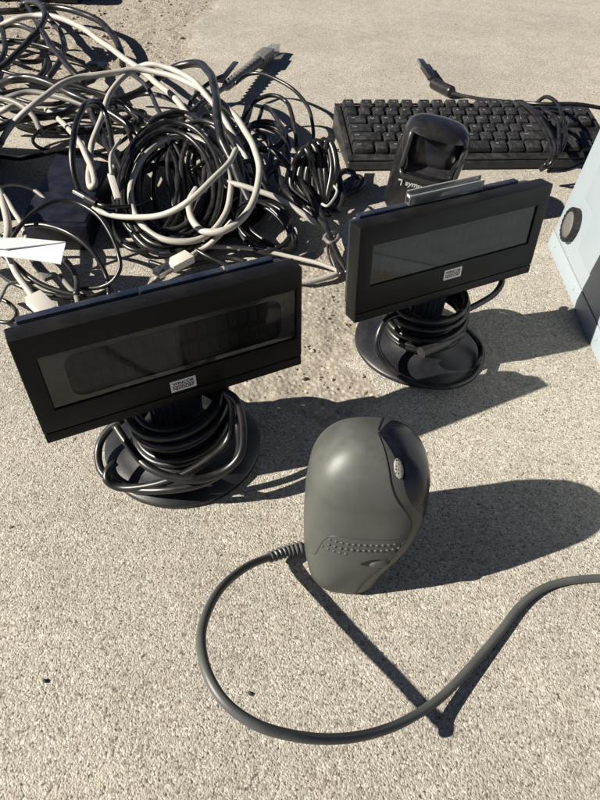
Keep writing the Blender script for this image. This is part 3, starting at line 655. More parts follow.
def plug_box(parent, a, b, w, h, mat, name, bev=.0008, lift=0., to=None):
    """a box plug running from world point a to b"""
    a = np.array(a, float); b = np.array(b, float); t = (b - a); L = np.linalg.norm(t); t /= L; s_ = np.cross([0, 0, 1.], t); s_ /= np.linalg.norm(s_); u = np.cross(t, s_)
    f = to if to else (lambda p: p); m = MB()
    bot = [a - s_ * w / 2 - u * h / 2, a + s_ * w / 2 - u * h / 2, b + s_ * w / 2 - u * h / 2, b - s_ * w / 2 - u * h / 2]
    m.hexa([f(p) for p in bot], [f(p + u * h) for p in bot]); return m.build(name, mat, parent, bevel=bev)
pg = plug_box(kb, pp[0], pp[1], .0130, .009, M['cable_black'], 'usb_plug', .0015, to=lambda p: to_local(kb, p))
plug_box(pg, pp[1] + (pp[2] - pp[1]) * .03, pp[2], .0105, .0055, M['steel'], 'plug_shell', .0003, to=lambda p: to_local(kb, p))

# ------------------------------------------------------------------ pale blue metal case at the right
cs = empty('computer_case', (.2745, .622, 0), 0); tag(cs, 'pale blue painted metal equipment case with round black knob at the right edge', 'equipment case')
LX, LY = .15, .22                           # lean per metre of height
def cp(a, d, z): return (a + LX * z * (1 if a < .05 else 1), -d + LY * z, z)   # a into the case, d towards the viewer, z up
CHh, CL, CT = .26, .42, .16
MB().hexa([cp(.003, .002, .002), cp(.003, CL, .002), cp(CT, CL, .002), cp(CT, .002, .002)], [cp(.003, .002, CHh), cp(.003, CL, CHh), cp(CT, CL, CHh), cp(CT, .002, CHh)]).build('body', M['case_blue'], cs, bevel=.002)
MB().hexa([cp(0, 0, 0), cp(0, CL, 0), cp(.0028, CL, 0), cp(.0028, 0, 0)], [cp(-.0005, 0, .0175), cp(-.0005, CL, .0175), cp(.0028, CL, .0175), cp(.0028, 0, .0175)]).build('bottom_flange', M['case_blue'], cs, bevel=.0007)
MB().hexa([cp(-.0008, .003, .019), cp(-.0008, CL, .019), cp(.0028, CL, .019), cp(.0028, .003, .019)], [cp(-.0008, .003, CHh), cp(-.0008, CL, CHh), cp(.0028, CL, CHh), cp(.0028, .003, CHh)]).build('side_panel', M['case_blue'], cs, bevel=.0009)
def hexring(d, z, pts, a0, a1): return [cp(a, d + p[0], z + p[1]) for p in pts for a in (a0,)]
em = MB(); oc = [(.0377, .0735), (.0395, .0717), (.070, .0705), (.0725, .068), (.0727, .0375), (.0745, .0355), (.30, .034), (.30, .205), (.06, .205), (.040, .170), (.0377, .165)]
em.loft([[cp(-.0007, d, z) for d, z in oc], [cp(-.0016, d + .0007, z + .0007) for d, z in oc], [cp(-.0021, d + .0018, z + .0018) for d, z in oc]])
em.build('embossed_field', M['case_blue'], cs, bevel=.0005)
# round vent
vc_d, vc_z, vr = .0420, .0450, .0158
def disc(rads, a_s, n, gear=0): return [[cp(a, vc_d + r * (1 + (gear if (j // 3) % 2 else 0) * (k in (1, 2))) * math.cos(2 * math.pi * j / n), vc_z + r * (1 + (gear if (j // 3) % 2 else 0) * (k in (1, 2))) * math.sin(2 * math.pi * j / n)) for j in range(n)] for k, (r, a) in enumerate(zip(rads, a_s))]
vt = MB().loft(disc([vr, vr, vr * .97, vr * .82, vr * .80], [-.0009, -.0070, -.0082, -.0084, -.0076], 120, .06)).build('round_knob', M['vent_black'], cs, smooth='auto')
MB().loft(disc([vr * .795, vr * .78, vr * .4, vr * .05], [-.0072, -.0079, -.0080, -.0080], 48)).build('knob_face', M['vent_grey'], vt, smooth=True)
rv = MB()
for d, z in ((.0437, .0232), (.0597, .0214), (.02, .010), (.10, .010), (.18, .010), (.26, .010)):
    rv.loft([[cp(a, d + r * math.cos(2 * math.pi * j / 14), z + r * math.sin(2 * math.pi * j / 14)) for j in range(14)] for r, a in ((.0018, -.0004), (.0016, -.0014), (.0005, -.0017))])
rv.build('rivet_heads', M['case_blue'], cs, smooth='auto')

# ------------------------------------------------------------------ dark boxes under and beside the cable pile
def slab(name, base, top_z, mat, label, cat, bev=.002):
    bs = [np.array(p) for p in base]; c = sum(bs) / 4; o = empty(name, (c[0], c[1], 0)); tag(o, label, cat)
    MB().hexa([(p[0] - c[0], p[1] - c[1], .0005) for p in bs], [(p[0] - c[0], p[1] - c[1], top_z) for p in bs]).build('housing', mat, o, bevel=bev); 
    s_ = .93; MB().hexa([((p[0] - c[0]) * s_, (p[1] - c[1]) * s_, top_z - .001) for p in bs], [((p[0] - c[0]) * s_, (p[1] - c[1]) * s_, top_z + .0015) for p in bs]).build('lid', mat, o, bevel=.001)
    return o
hz = .03
slab('power_supply', [at(18, 224, hz), at(86, 226, hz), at(112, 162, hz), at(56, 154, hz)], hz, M['navy_plastic'], 'flat dark navy box lying under the cables on the left', 'power supply box')
p0, p1 = at(-2, 3, 0), at(78, 4, 0)
slab('dark_box', [p0 + np.array([-.3, .0, 0]), p1 + np.array([0, .0, 0]), p1 + np.array([0, .2, 0]), p0 + np.array([-.3, .2, 0])], .05, M['navy_plastic'], 'dark navy box at the very top left corner behind the cables', 'equipment box')

q0, q1, q2 = at(-6, 157, 0), at(-6, 222, 0), at(-90, 190, 0)
slab('dark_box', [q1 + np.array([-.2, 0, 0]), q1, q0, q0 + np.array([-.2, 0, 0])], .075, M['navy_plastic'], 'unseen dark box added past the left edge to shade concrete beside the navy box', 'equipment box')  # out of view, added only to throw shade on the concrete
# ------------------------------------------------------------------ the cable pile
PILE = 'loose cables in the tangled pile'
def cable(label, mat, dpx, zs, pts, plugs=None, name='cable', cat='cable', group=PILE, step=.003):
    n = len(pts); zi = np.interp(np.linspace(0, 1, n), np.linspace(0, 1, len(zs)), zs)
    P = [at(u, v, z / 1000) for (u, v), z in zip(pts, zi)]; Q = spline(P, step)
    r = dpx * .46 * float(np.median([depth(p) for p in P])) / F
    o0 = np.array([np.mean([p[0] for p in P]), np.mean([p[1] for p in P]), 0.])
    rg = np.random.default_rng(len(label) * 31 + n); sl_ = np.concatenate([[0], np.cumsum(np.linalg.norm(np.diff(Q, axis=0), axis=1))]); k_ = rg.uniform(0, 6.3, (3, 3))
    for c in range(3):                     # slight unevenness of a handled cable
        Q[:, c] += .0007 * np.sin(sl_ * 48 + k_[c, 0]) * np.sin(sl_ * 21 + k_[c, 1]) + .00018 * np.sin(sl_ * 120 + k_[c, 2])
    Q[:, 2] = np.maximum(Q[:, 2], .002)
    mb = MB().tube(Q, r, 10)
    if not plugs:
        o = mb.build(name, M[mat], smooth=True, origin=o0); tag(o, label, cat, group); return o
    root = empty(name, o0); tag(root, label, cat, group); mb.build('sheath', M[mat], root, smooth=True, fn=lambda p: np.array(p) - o0)
    for kind, a, b, wpx in plugs:          # plug from a=(u,v,z) to b
        A_, B_ = at(a[0], a[1], a[2] / 1000), at(b[0], b[1], b[2] / 1000); wd = wpx * depth(A_) / F; f = lambda p: np.array(p) - o0
        if kind == 'usb':
            x = plug_box(root, A_, A_ + (B_ - A_) * .62, wd, wd * .55, M['plug_white'], 'plug', .0012, to=f)
            plug_box(x, A_ + (B_ - A_) * .63, B_, wd * .80, wd * .36, M['steel'], 'plug_shell', .0002, to=f)
            s_ = np.cross([0, 0, 1.], (B_ - A_) / np.linalg.norm(B_ - A_))
            for k in (-1, 1):
                c_ = A_ + (B_ - A_) * .84 + s_ * wd * .2 * k + np.array([0, 0, wd * .18]); h_ = wd * .075
                m = MB().hexa([f(c_ + np.array([-h_, -h_, -.0002])), f(c_ + np.array([h_, -h_, -.0002])), f(c_ + np.array([h_, h_, -.0002])), f(c_ + np.array([-h_, h_, -.0002]))], [f(c_ + np.array([-h_, -h_, .0004])), f(c_ + np.array([h_, -h_, .0004])), f(c_ + np.array([h_, h_, .0004])), f(c_ + np.array([-h_, h_, .0004]))]); m.build('shell_hole', M['seam'], x)
        elif kind == 'dc':
            x = MB().tube([f(p) for p in np.linspace(A_, A_ + (B_ - A_) * .5, 6)], wd / 2, 12).build('plug', M['cable_black'], root, smooth='auto')
            MB().tube([f(p) for p in np.linspace(A_ + (B_ - A_) * .5, B_, 5)], wd * .30, 12).build('plug_barrel', M['steel'], x, smooth='auto')
            MB().tube([f(p) for p in np.linspace(B_, B_ + (B_ - A_) * .03, 3)], wd * .33, 12).build('plug_tip', M['brass'], x, smooth='auto')
        elif kind == 'boot':               # ribbed boot, then a latch body and a clear end
            L = np.linalg.norm(B_ - A_); q = np.linspace(A_, A_ + (B_ - A_) * .66, 44)
            x = MB().tube([f(p) for p in q], [wd * (.30 + .14 * i / 43 + (.10 if (i // 2) % 2 else 0)) for i in range(44)], 12).build('boot', M['plug_grey'], root, smooth='auto')
            plug_box(x, A_ + (B_ - A_) * .62, A_ + (B_ - A_) * .84, wd * 1.15, wd * .95, M['plug_grey'], 'latch_body', .0010, to=f)
            plug_box(x, A_ + (B_ - A_) * .845, B_, wd * .85, wd * .7, M['clear_plug'], 'clear_end', .0004, to=f)
        else:
            plug_box(root, A_, B_, wd, wd * (.6 if kind != 'flat' else .3), M[{'white': 'plug_white', 'black': 'cable_black', 'flat': 'cable_black', 'grey': 'plug_grey', 'clear': 'scanner_dark'}[kind]], 'plug', .0010, to=f)
    return root
def ring(cx, cy, rx, ry, rot, turns, seed, jit=2.5, ph=0., squash=0.):
    rg = np.random.default_rng(seed); out = []; n = int(turns * 16); k = rg.uniform(0, 6.3, 4)
    for i in range(n + 1):
        a = ph + 2 * math.pi * turns * i / n; t = i / 16
        dx, dy = jit * math.sin(t * 2.1 + k[0]) + jit * .7 * math.sin(t * 5.3 + k[1]), jit * math.sin(t * 1.7 + k[2]) + jit * .7 * math.sin(t * 4.1 + k[3])
        x, y = (rx + dx) * math.cos(a), (ry + dy) * math.sin(a); c, s = math.cos(R(rot)), math.sin(R(rot)); out.append((cx + x * c - y * s, cy + x * s + y * c))
    return out
def ring_cable(label, mat, dpx, zlo, zhi, cx, cy, rx, ry, rot, turns, seed, jit=2.5, ph=0., lead=(), tail=(), ztail=(4,), zlead=(4,), plugs=None):
    pts = ring(cx, cy, rx, ry, rot, turns, seed, jit, ph); ry_ = max(abs(p[1] - cy) for p in pts)
    z = [zlo + (zhi - zlo) * (1 - (p[1] - cy) / ry_) / 2 + 6 * math.sin(i * .21 + seed) for i, p in enumerate(pts)]
    zl = list(np.interp(np.linspace(0, 1, len(lead)), np.linspace(0, 1, len(zlead)), zlead)) if lead else []
    zt = list(np.interp(np.linspace(0, 1, len(tail)), np.linspace(0, 1, len(ztail)), ztail)) if tail else []
    return cable(label, mat, dpx, [max(q, 3) for q in zl + z + zt], list(lead) + pts + list(tail), plugs)

# -- pale cables
cable('grey white cable arching over bare rough ground at the top left, printed along its length', 'cable_pale', 6.5, [25, 50, 60, 58, 50, 45, 35, 25, 15], [(-25, 45), (0, 27), (15, 19.5), (35, 15.5), (55, 17), (75, 24), (100, 41), (120, 55), (136, 66), (147, 75), (160, 86), (174, 98), (186, 112), (200, 130), (208, 140), (216, 155), (222, 168), (228, 186)])
cable('longest beige cable, sweeping over the pile into a big loop on its right', 'cable_white', 6.6, [10, 35, 60, 75, 78, 80, 80, 75, 65, 55, 45, 35, 30, 40], [(-20, 165), (0, 144), (4, 138), (13, 125), (21.7, 115), (32, 106), (44, 96), (60, 85), (80, 77), (100, 74.5), (120, 71.6), (140, 70), (160, 73), (180, 79), (196, 87), (211, 95), (231, 111.5), (244, 129), (252, 142), (258, 160), (259, 175), (256, 192), (249, 209), (237, 222), (222, 231), (207, 232), (196, 225), (190, 213), (190, 200), (197, 189)])
cable('beige cable dipping in a narrow hanging loop over the navy box', 'cable_white', 6.2, [20, 35, 45, 40, 35, 45, 60, 75, 85, 85, 80, 60, 35, 10], [(46, 110), (58, 118.5), (69, 129), (78, 140), (87, 158), (93, 175), (94, 185), (91, 187), (89, 180), (90, 163), (93, 142), (100, 123), (106, 103), (113, 88), (125, 75), (140, 66.5), (152, 64.5), (166, 67), (180, 73), (192, 80), (205, 94), (216, 108), (227, 124), (237, 141), (246, 158), (250, 174), (252, 190)])
cable('beige cable with one cut end, crossing the coil front and rising to its right', 'cable_white', 6.4, [30, 30, 50, 70, 85, 85], [(93, 209), (110, 215), (127, 217.5), (153, 216.5), (175, 209), (193, 197), (212, 180), (228, 163), (236, 150)])
ring_cable('white cable wound as the palest ring lying on the black coil', 'cable_white', 6.4, 16, 54, 180, 190, 48, 56, 8, 1.6, 11, 3.0, 2.2)
cable('straight beige cable running from inside the coil to under the thick black bundle', 'cable_white', 6.2, [40, 40, 30, 12], [(214, 178), (225, 182), (242, 186), (260, 192), (280, 199.5), (297, 209), (311, 219), (325, 228)])
cable('thin pinkish grey cable passing behind the near display and under the far one', 'cable_pale', 4.6, [8, 12, 14, 10, 8, 5], [(120, 240), (145, 240), (164, 241.5), (193, 245.5), (220, 247.5), (255, 249.5), (292, 257), (322, 264.5), (340, 271), (356, 280)])
cable('short white cable piece on the ground between the two displays', 'cable_white', 6.5, [4, 5, 5, 4], [(286, 279), (305, 281), (322, 278.5), (337, 274), (350, 266)])
cable('white cable ending in the white rectangular plug lying behind the near display', 'cable_white', 6.0, [40, 24, 14, 14], [(232, 222), (222, 233), (210, 244), (200, 250), (191, 256)], [('usb', (190, 256, 14), (156, 274, 12), 15)])
cable('white cable running down from under the paper slip to a white plug', 'cable_white', 7.5, [36, 34, 28, 20, 16], [(-14, 232), (0, 245), (9, 259), (17, 274), (26, 287), (33, 298)], [('white', (33, 297, 17), (50, 313, 12), 18)])
cable('short white lead looping at the far left among grey ends', 'cable_white', 6.2, [25, 38, 42, 38], [(-12, 118), (1, 110.5), (10, 107), (20, 106)])
cable('grey cable crossing the upper left of the pile below the thick black one', 'cable_grey', 6.0, [32, 45, 48, 45, 35, 20], [(-15, 108), (0, 100), (15, 94.7), (28, 92.5), (43, 93.6), (65, 99), (87, 106.6), (104, 113), (121, 120.6), (140, 128)])
cable('dull grey cable sloping down at the left edge beside the beige one', 'cable_grey', 6.0, [45, 48, 44, 32], [(-15, 94), (0, 98), (13, 101), (24, 107), (34, 118), (40, 132)])
cable('grey cable curling at the left edge over the shaded concrete', 'cable_grey', 4.6, [22, 36, 34, 22], [(-16, 196), (0, 187), (13, 184), (30, 188), (45, 199), (54, 210)])
cable('thick pale cable end bunched at the left edge above the paper slip', 'cable_pale', 8, [40, 44, 40], [(-8, 178), (0, 192), (6, 212), (8, 232), (4, 248)])
cable('thinner pale cable end beside the thick one at the left edge', 'cable_pale', 5.5, [44, 46, 40], [(4, 196), (12, 208), (20, 222), (26, 240)])
cable('grey lead with a grey plug poking out below the paper slip', 'cable_grey', 5.5, [30, 26, 20], [(20, 244), (28, 255), (36, 264)], [('grey', (35, 262, 22), (49, 279, 16), 8.5)])
cable('short grey cable stub meeting the top edge of the near display', 'cable_grey', 6.0, [10, 12, 12], [(60, 276), (69, 287), (76, 297), (80, 310)])
cable('white lead with a slim white plug hanging at the coil left side', 'cable_white', 4.0, [70, 68, 60], [(120, 140), (112, 152), (110, 166), (111, 175)], [('white', (110.5, 174, 60), (118, 199, 44), 6.5)])

# -- black cables
cable('thick black cable arching across the left half under the beige arc', 'cable_black', 8, [25, 50, 56, 54, 45, 30], [(-20, 94), (0, 84.5), (12, 79), (26, 78), (40, 80), (56, 86), (74, 95), (91, 102.5), (106, 110), (124, 122), (140, 136)])
cable('glossy black cable bent into a tall hoop above the navy box', 'cable_black', 6.6, [36, 60, 88, 95, 80, 55, 35], [(86, 197), (80, 191), (75.5, 180), (73, 166), (72.4, 150), (74, 134), (78, 118), (84, 106), (91, 101), (99, 103.5), (105, 113), (110, 130), (114, 150), (121, 168), (130, 185)])
cable('thick black cable humping up over the middle of the pile and plunging to the right', 'cable_black', 8.6, [30, 35, 45, 62, 78, 80, 65, 45, 25], [(96, 99), (108, 102), (124, 98), (138, 92), (150, 84), (163, 75), (175, 67.5), (188, 64), (199, 64), (207, 69), (212.6, 79), (215, 92), (217, 111), (219, 127), (222, 140), (227, 151), (233, 163), (239, 178), (246, 194), (253, 210)])
cable('thick black cable curving over rough ground at the top left and dropping straight down', 'cable_black', 6.6, [22, 26, 30, 30, 22, 8], [(-20, 13), (0, 12), (17, 11), (35, 8.5), (55, 7.2), (70, 9.5), (83, 14), (100, 22), (112, 34), (119, 46), (122, 57), (122, 70)])
cable('black cable running straight down from the top edge, left of the arch', 'cable_black', 6.4, [30, 44, 52, 46, 36], [(16, -14), (23, 0), (30, 10), (36, 21), (43, 33), (53, 48), (63, 60), (75, 73), (84, 82)])
cable('charcoal cable looped over at the top left with its crown beside the grey arch', 'cable_charcoal', 6.4, [22, 34, 46, 58, 62, 52, 40], [(-12, 76), (0, 68), (10, 60), (22, 48), (32, 37), (40, 27), (45, 18), (44, 10), (40, 5), (33, 2), (25, 3), (19, 8)])
cable('black cable bending down beneath the loop at the top left', 'cable_charcoal', 6.0, [48, 40, 30, 20], [(42, 17), (49, 20), (55, 25), (62, 35), (64.5, 46), (62, 56), (57, 66), (48, 78)])
cable('dark grey cable curling in a small loop near the left edge of rough ground', 'cable_charcoal', 5.6, [14, 22, 24, 18, 12], [(-10, 36), (0, 30), (7, 26), (17, 25), (28, 28), (36, 33), (37, 38), (31, 42), (20, 42), (8, 41), (-8, 41)])
cable('black cable hanging down at the far left edge above the rough ground', 'cable_black', 5.5, [36, 34, 30], [(1, 18), (3, 32), (5, 42), (4, 54), (-4, 68)])
cable('thin black lead ending in a dark clear plug on the rough ground', 'cable_charcoal', 4.0, [8, 6, 6, 7], [(14, 40), (30, 44), (50, 50), (67, 56), (84, 62)], [('clear', (88, 66, 7), (107, 68, 7), 11)])
cable('black lead with a blunt shiny end pointing right at the upper left', 'cable_black', 5.2, [18, 14, 12], [(-12, 48), (0, 54), (10, 58.5), (23, 62), (37, 61.5)], [('black', (36, 61.5, 12), (43, 59.5, 12), 6)])
cable('dark cable end rising beside the rough ground, near the thin lead', 'cable_charcoal', 5.0, [10, 20, 24], [(30, 84), (40, 76), (45, 68), (46, 60)])
cable('black cable lying flat behind the navy box along the edge of the shade', 'cable_black', 5.2, [3, 4, 30, 33, 20, 10], [(-20, 153), (0, 156.5), (17, 158), (37, 155.5), (54, 151.5), (72, 150), (93, 152.5), (108, 159), (122, 168)])
cable('thick black cable lying low at the left edge above the shade', 'cable_black', 8.0, [32, 34, 30, 24], [(-14, 132), (0, 127), (13, 122), (30, 118), (48, 117), (63, 114), (78, 105)])
cable('black cable slanting steeply down past the tall hoop to the coil', 'cable_black', 8.0, [40, 44, 36], [(84, 100), (91, 112), (97.5, 125), (108, 145), (116, 160), (124, 180)])
cable('black cable slanting from under the beige arc into the coil top', 'cable_black', 7.0, [30, 34, 34], [(112, 96), (120, 104), (132, 113), (146, 122), (160, 130)])
cable('black cable passing beneath the white strand toward the coil', 'cable_charcoal', 5.0, [52, 56, 48, 40], [(126, 70), (136, 77), (146, 86), (153, 98), (160, 112), (165, 122)])
ring_cable('widest black cable coil in the middle of the pile', 'cable_black', 6.2, 8, 62, 168, 188, 47, 60, 6, 5.2, 21, 5.0, 1.0)
ring_cable('charcoal cable coil lying inside the widest black coil, facing the upper left', 'cable_charcoal', 6.2, 10, 58, 172, 178, 36, 58, 10, 3.2, 22, 5.0, .3)
ring_cable('thin black cable coil hugging the left rim of the big coil', 'cable_black', 4.6, 8, 56, 150, 186, 32, 54, 4, 3.2, 23, 4.0, 2.0)
ring_cable('grey black cable coil over the right half of the big coil', 'cable_charcoal', 5.6, 8, 56, 206, 182, 32, 58, -6, 2.2, 25, 5.0, 2.8)
ring_cable('small tight bundle of thin shiny black cable right of the coil', 'cable_black', 4.4, 4, 30, 264, 226, 32, 19, 38, 8.5, 26, 4.5, .5)
ring_cable('black cable wound loosely behind the shiny bundle', 'cable_black', 5.0, 4, 34, 240, 200, 26, 34, 20, 3.4, 31, 5.0, .9)
ring_cable('matt black cable coil filling the middle between the bigger coils', 'cable_black', 5.4, 6, 40, 184, 192, 42, 52, -12, 4.3, 41, 8.0, 1.7)
ring_cable('loose black cable coil low on the lower left of the big coil', 'cable_black', 5.0, 4, 26, 150, 205, 30, 42, 30, 2.6, 42, 6.0, .4)
ring_cable('loose black cable coil at the pile right beneath the beige loop', 'cable_black', 5.4, 4, 30, 226, 168, 26, 46, -20, 2.7, 43, 7.0, .2)
ring_cable('loose black cable lying in wide curves under the top left arcs', 'cable_black', 5.2, 4, 34, 60, 105, 70, 22, 6, 2.2, 44, 8.0, .8)
for sd_, (cx_, cy_, a_, b_, ro_, tn_, zz_), lb_ in ((51, (215, 200, 34, 30, 30, 1.6, (10, 40)), 'thin black cable straggling over the coil lower right'), (52, (90, 128, 60, 26, -14, 1.4, (6, 40)), 'thin black cable straggling between the hoop and the left edge'), (53, (40, 70, 52, 24, 10, 1.5, (6, 36)), 'thin black cable straggling across rough ground at upper left'), (54, (250, 170, 30, 40, 24, 1.6, (8, 46)), 'thin black cable straggling through the folded loops at the pile right')):
    ring_cable(lb_, 'cable_black', 3.8, zz_[0], zz_[1], cx_, cy_, a_, b_, ro_, tn_, sd_, 9.0, sd_ * 1.3)
cable('dark cable with the grey ribbed network plug pointing to the upper right', 'cable_charcoal', 6.0, [25, 34, 38, 30, 22], [(172, 128), (184, 118), (195, 109), (205, 100.5), (217, 92.5), (226, 86.5)], [('boot', (225, 87, 22), (276, 47.5, 10), 12)])
cable('black cable with a flat black tip poking up beside the network plug', 'cable_charcoal', 4.6, [12, 24, 30, 30], [(188, 112), (192, 100), (203, 88), (213, 81), (223, 76)], [('flat', (220, 82, 30), (236, 62, 26), 6)])
cable('thin black cable making the widest single arc right of the pile, close to the keyboard', 'cable_black', 4.0, [30, 40, 44, 34, 12, 5], [(236, 84), (246, 75), (256, 72.6), (274, 78), (293.5, 89.6), (307, 106), (312.5, 125), (313, 145), (308, 165)])
cable('black cable standing up in a narrow arch inside the widest arc', 'cable_black', 4.6, [20, 36, 48, 40, 18], [(236, 128), (243, 120), (250, 109), (258, 100), (270, 95.5), (280, 97), (287, 102), (292, 115), (295, 130), (296, 145)])
cable('black cable folded into a sharp peak under the narrow arch', 'cable_charcoal', 4.6, [16, 34, 30, 18], [(258, 126), (260, 116), (263, 106.5), (268, 107), (275, 117), (285, 133), (290, 148), (278, 164), (262, 182), (250, 196)])
cable('thick black cable curled into a round ring at the pile right', 'cable_black', 7.0, [24, 32, 36, 32, 24, 18], [(246, 136), (252, 126), (263, 122), (274, 123), (282, 130), (283, 140), (275, 148), (262, 149), (250, 146), (243, 156), (240, 172)])
cable('thick charcoal cable kinked down from the round ring', 'cable_charcoal', 6.6, [26, 30, 26, 16], [(250, 140), (258, 135), (266, 139), (271, 150), (270, 166), (263, 180), (254, 196)])
# the tied bundle of thick cord at the right end
bundle = []
for k, (tu, tv, wd, sh) in enumerate(((304, 149, 13, -8), (311, 144, 12, -4), (317, 141, 11, 0), (324, 140, 11, 3), (329, 142, 10, 5))):
    bundle += [(322 + sh * .6, 208 - k), (tu - wd * .8 - 2, 186), (tu - wd * .75, 165), (tu - wd * .35, tv + 5), (tu, tv), (tu + wd * .4, tv + 6), (tu + wd * .7, 168), (326 + sh * .8, 192)]
bz = [10, 24, 44, 60, 64, 60, 44, 22]
cable('thick black cord folded into a tied hank, its loops standing up nearest the keyboard', 'cable_black', 7.4, bz * 5, bundle)
cable('pair of black cord loops lying flat to the right of the tied hank', 'cable_black', 6.6, [12, 14, 14, 10, 8, 10, 12, 10, 8, 8], [(326, 196), (335, 180), (345, 170.5), (353, 173), (351, 182), (340, 194), (332, 203), (338, 192), (347, 182), (358, 177), (363, 180.5), (359, 188), (346, 194), (334, 206), (328, 214)])
cable('thick black cord slanting from the pile to the frayed end by the far display', 'cable_black', 7.4, [40, 34, 26, 18, 12, 8], [(272, 150), (283, 160), (296, 176), (308, 194), (318, 210), (326, 226), (331, 240), (336, 256), (342, 276)])
cable('second thick black cord curving alongside toward the loose frayed end', 'cable_black', 7.2, [20, 24, 20, 16, 10], [(276, 168), (279, 180), (287, 193), (299, 204), (312, 214), (324, 226), (331, 240), (339, 258), (348, 274)])
cable('black cord dropping behind the hank toward the far display corner', 'cable_black', 7.0, [34, 24, 12, 8], [(333, 150), (337, 168), (340, 186), (343, 200), (338, 210), (328, 204)])
for pts, d, lb in (([(322, 204, 30), (327, 206, 32), (333, 200, 34), (337, 191, 34), (334, 186, 30)], 2.4, 'pale twist tie holding the tied hank of black cord'),):
    o0 = at(*pts[0][:2]); o0 = np.array([o0[0], o0[1], 0]); mb = MB().tube(spline(cable_pts(pts)), d / 2 * .75 / F, 8); tag(mb.build('twist_tie', M['tie'], smooth=True, origin=o0), lb, 'twist tie')
pts = [(324, 238, 16), (330, 243, 18), (337, 240, 16), (337, 234, 14), (331, 233, 18), (325, 236, 17), (324, 240, 15)]
o0 = at(330, 238); o0 = np.array([o0[0], o0[1], 0]); tag(MB().tube(spline(cable_pts(pts)), .0022, 8).build('cable_tie', M['plug_grey'], smooth=True, origin=o0), 'grey tie round the frayed cord end next to the far display', 'cable tie')
for k, (du, lb) in enumerate(((0, 'frayed charcoal strand left of the other frayed strands'), (4, 'frayed charcoal strand in the middle of the frayed strands'), (8, 'frayed charcoal strand right of the other frayed strands'))):
    cable(lb, 'cable_charcoal', 2.6, [12, 10, 6, 4], [(327 + du * .5, 242), (328 + du, 254), (332 + du * 1.2, 266), (340 + du, 278 + k)], group='frayed strands at the cord end')
# -- near the lower left
cable('thin black cable arching highest over the navy box front and curling down to the right', 'cable_black', 4.8, [34, 50, 62, 60, 46, 30, 14, 6], [(2, 252), (12, 238), (23, 223), (37, 210), (57, 201), (77, 203), (97, 215), (110, 233), (118, 252), (120, 268), (113, 280), (100, 287), (80, 290), (64, 297)])
cable('black cable arching below the highest thin one, dropping behind the near display', 'cable_black', 5.6, [30, 44, 50, 40, 22, 12], [(2, 236), (20, 228), (43, 225), (67, 232), (87, 246), (100, 263), (107, 279), (109, 296)])
cable('black cable lying along the back of the near display', 'cable_black', 6.0, [10, 12, 12, 10], [(-16, 262), (0, 273), (13, 283), (30, 290), (52, 295), (74, 297), (95, 296), (112, 290)])
cable('black cable crossing beneath the white lead at lower left', 'cable_black', 6.2, [24, 22, 16, 12], [(4, 256), (15, 264), (28, 276), (43, 285), (63, 292), (84, 297)])
cable('thick charcoal cable bit below the paper slip tip', 'cable_charcoal', 6.6, [18, 20, 14], [(62, 258), (68, 264), (74, 274), (77, 286), (76, 296)])
cable('black cable looping at the left edge beside the near display corner', 'cable_black', 4.6, [16, 12, 8], [(-12, 292), (0, 298), (11, 304), (18, 314), (12, 322), (0, 322), (-10, 316)])
cable('thin grey cable curving at the left edge under the paper slip', 'cable_grey', 3.4, [18, 22, 16], [(-6, 312), (2, 295), (8, 284), (20, 282), (34, 283)])
cable('black lead ending in a brass tipped round plug over the navy box', 'cable_black', 4.6, [44, 44, 36, 30], [(97, 203.5), (106, 206), (120, 207), (135, 205), (150, 200)], [('dc', (97, 203.5, 44), (75, 191.5, 50), 9)])
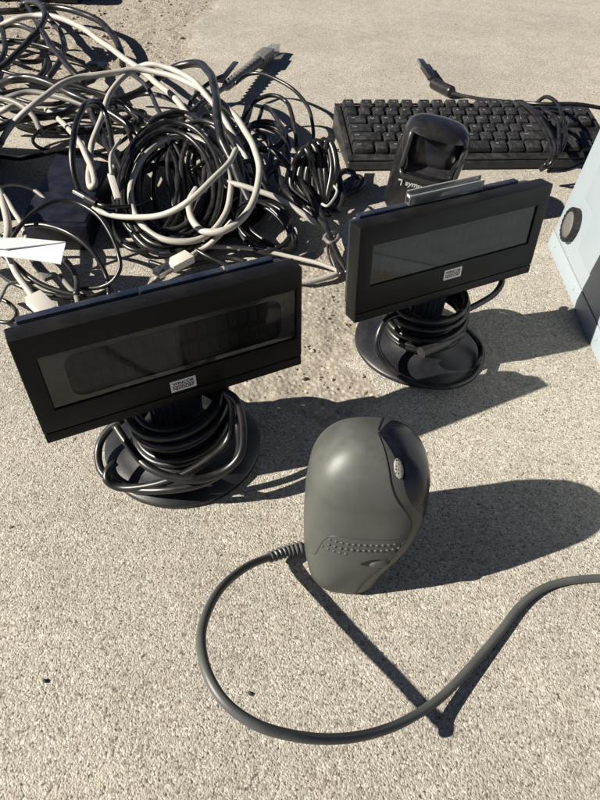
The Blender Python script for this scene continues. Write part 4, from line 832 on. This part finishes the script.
for pts, d, zs, lb in (([(150, 262), (176, 268), (200, 262), (226, 258), (246, 262)], 5.5, [6, 8, 6], 'black cable hidden low behind the near display ridge'),
                       ([(196, 250), (206, 256), (220, 262), (236, 268)], 4.6, [14, 12, 8], 'black cable end leaning over the near display ridge, right of the white plug'),
                       ([(130, 96), (150, 94), (168, 98), (184, 106), (196, 118), (206, 134), (210, 150)], 5.4, [16, 30, 34, 24], 'charcoal cable arc just above the coil'),
                       ([(148, 126), (156, 118), (168, 113.5), (180, 112.5), (192, 116), (204, 126)], 6.6, [50, 58, 56, 46], 'charcoal cable crowning the coil below the white strand'),
                       ([(196, 92), (206, 104), (216, 120), (224, 138), (230, 156), (236, 180), (240, 200)], 5.6, [12, 20, 26, 18], 'black cable low between the thick black cable and the double beige arcs'),
                       ([(222, 108), (234, 116), (246, 124), (258, 132), (268, 142), (272, 156)], 5.4, [14, 20, 18, 12], 'black cable running to the round ring from the beige arcs'),
                       ([(118, 118), (126, 128), (132, 142), (130, 160), (126, 176)], 5.6, [26, 30, 24], 'black cable dropping along the coil left shoulder')):
    cable(lb, 'cable_black' if 'black' in lb else 'cable_charcoal', d, zs, pts)

# -- folded paper slip lying on the cables
pp_ = [(-14, 240, 50), (22, 238.5, 46), (66, 242.5, 44), (61, 264.5, 40), (38, 261, 42), (5, 257, 44), (-14, 255, 46)]
T_ = cable_pts(pp_); c_ = np.mean(T_, 0); ps = empty('paper_slip', (c_[0], c_[1], 0)); tag(ps, 'white folded paper slip lying on cables at the left edge', 'paper slip')
def sheet(px, dz, name):
    m = MB(); a = [np.array(p) - np.array([c_[0], c_[1], 0]) for p in cable_pts(px)]; b = [p + np.array([0, 0, .0009]) for p in a]; n = len(a)
    m.add(a + b, [tuple(reversed(range(n))), tuple(range(n, 2 * n))] + [(i, (i + 1) % n, n + (i + 1) % n, n + i) for i in range(n)]); return m.build(name, M['paper'], ps)
sheet([(-16, 246, 44), (5, 249, 44), (66, 243, 46), (61, 264.5, 42), (38, 261, 42), (5, 257, 42), (-16, 255, 42)], 0, 'lower_flap')
sheet([(-16, 239, 50), (22, 238.5, 50), (66, 242.6, 47), (6, 249.5, 46), (-16, 247.2, 46)], 0, 'upper_flap')
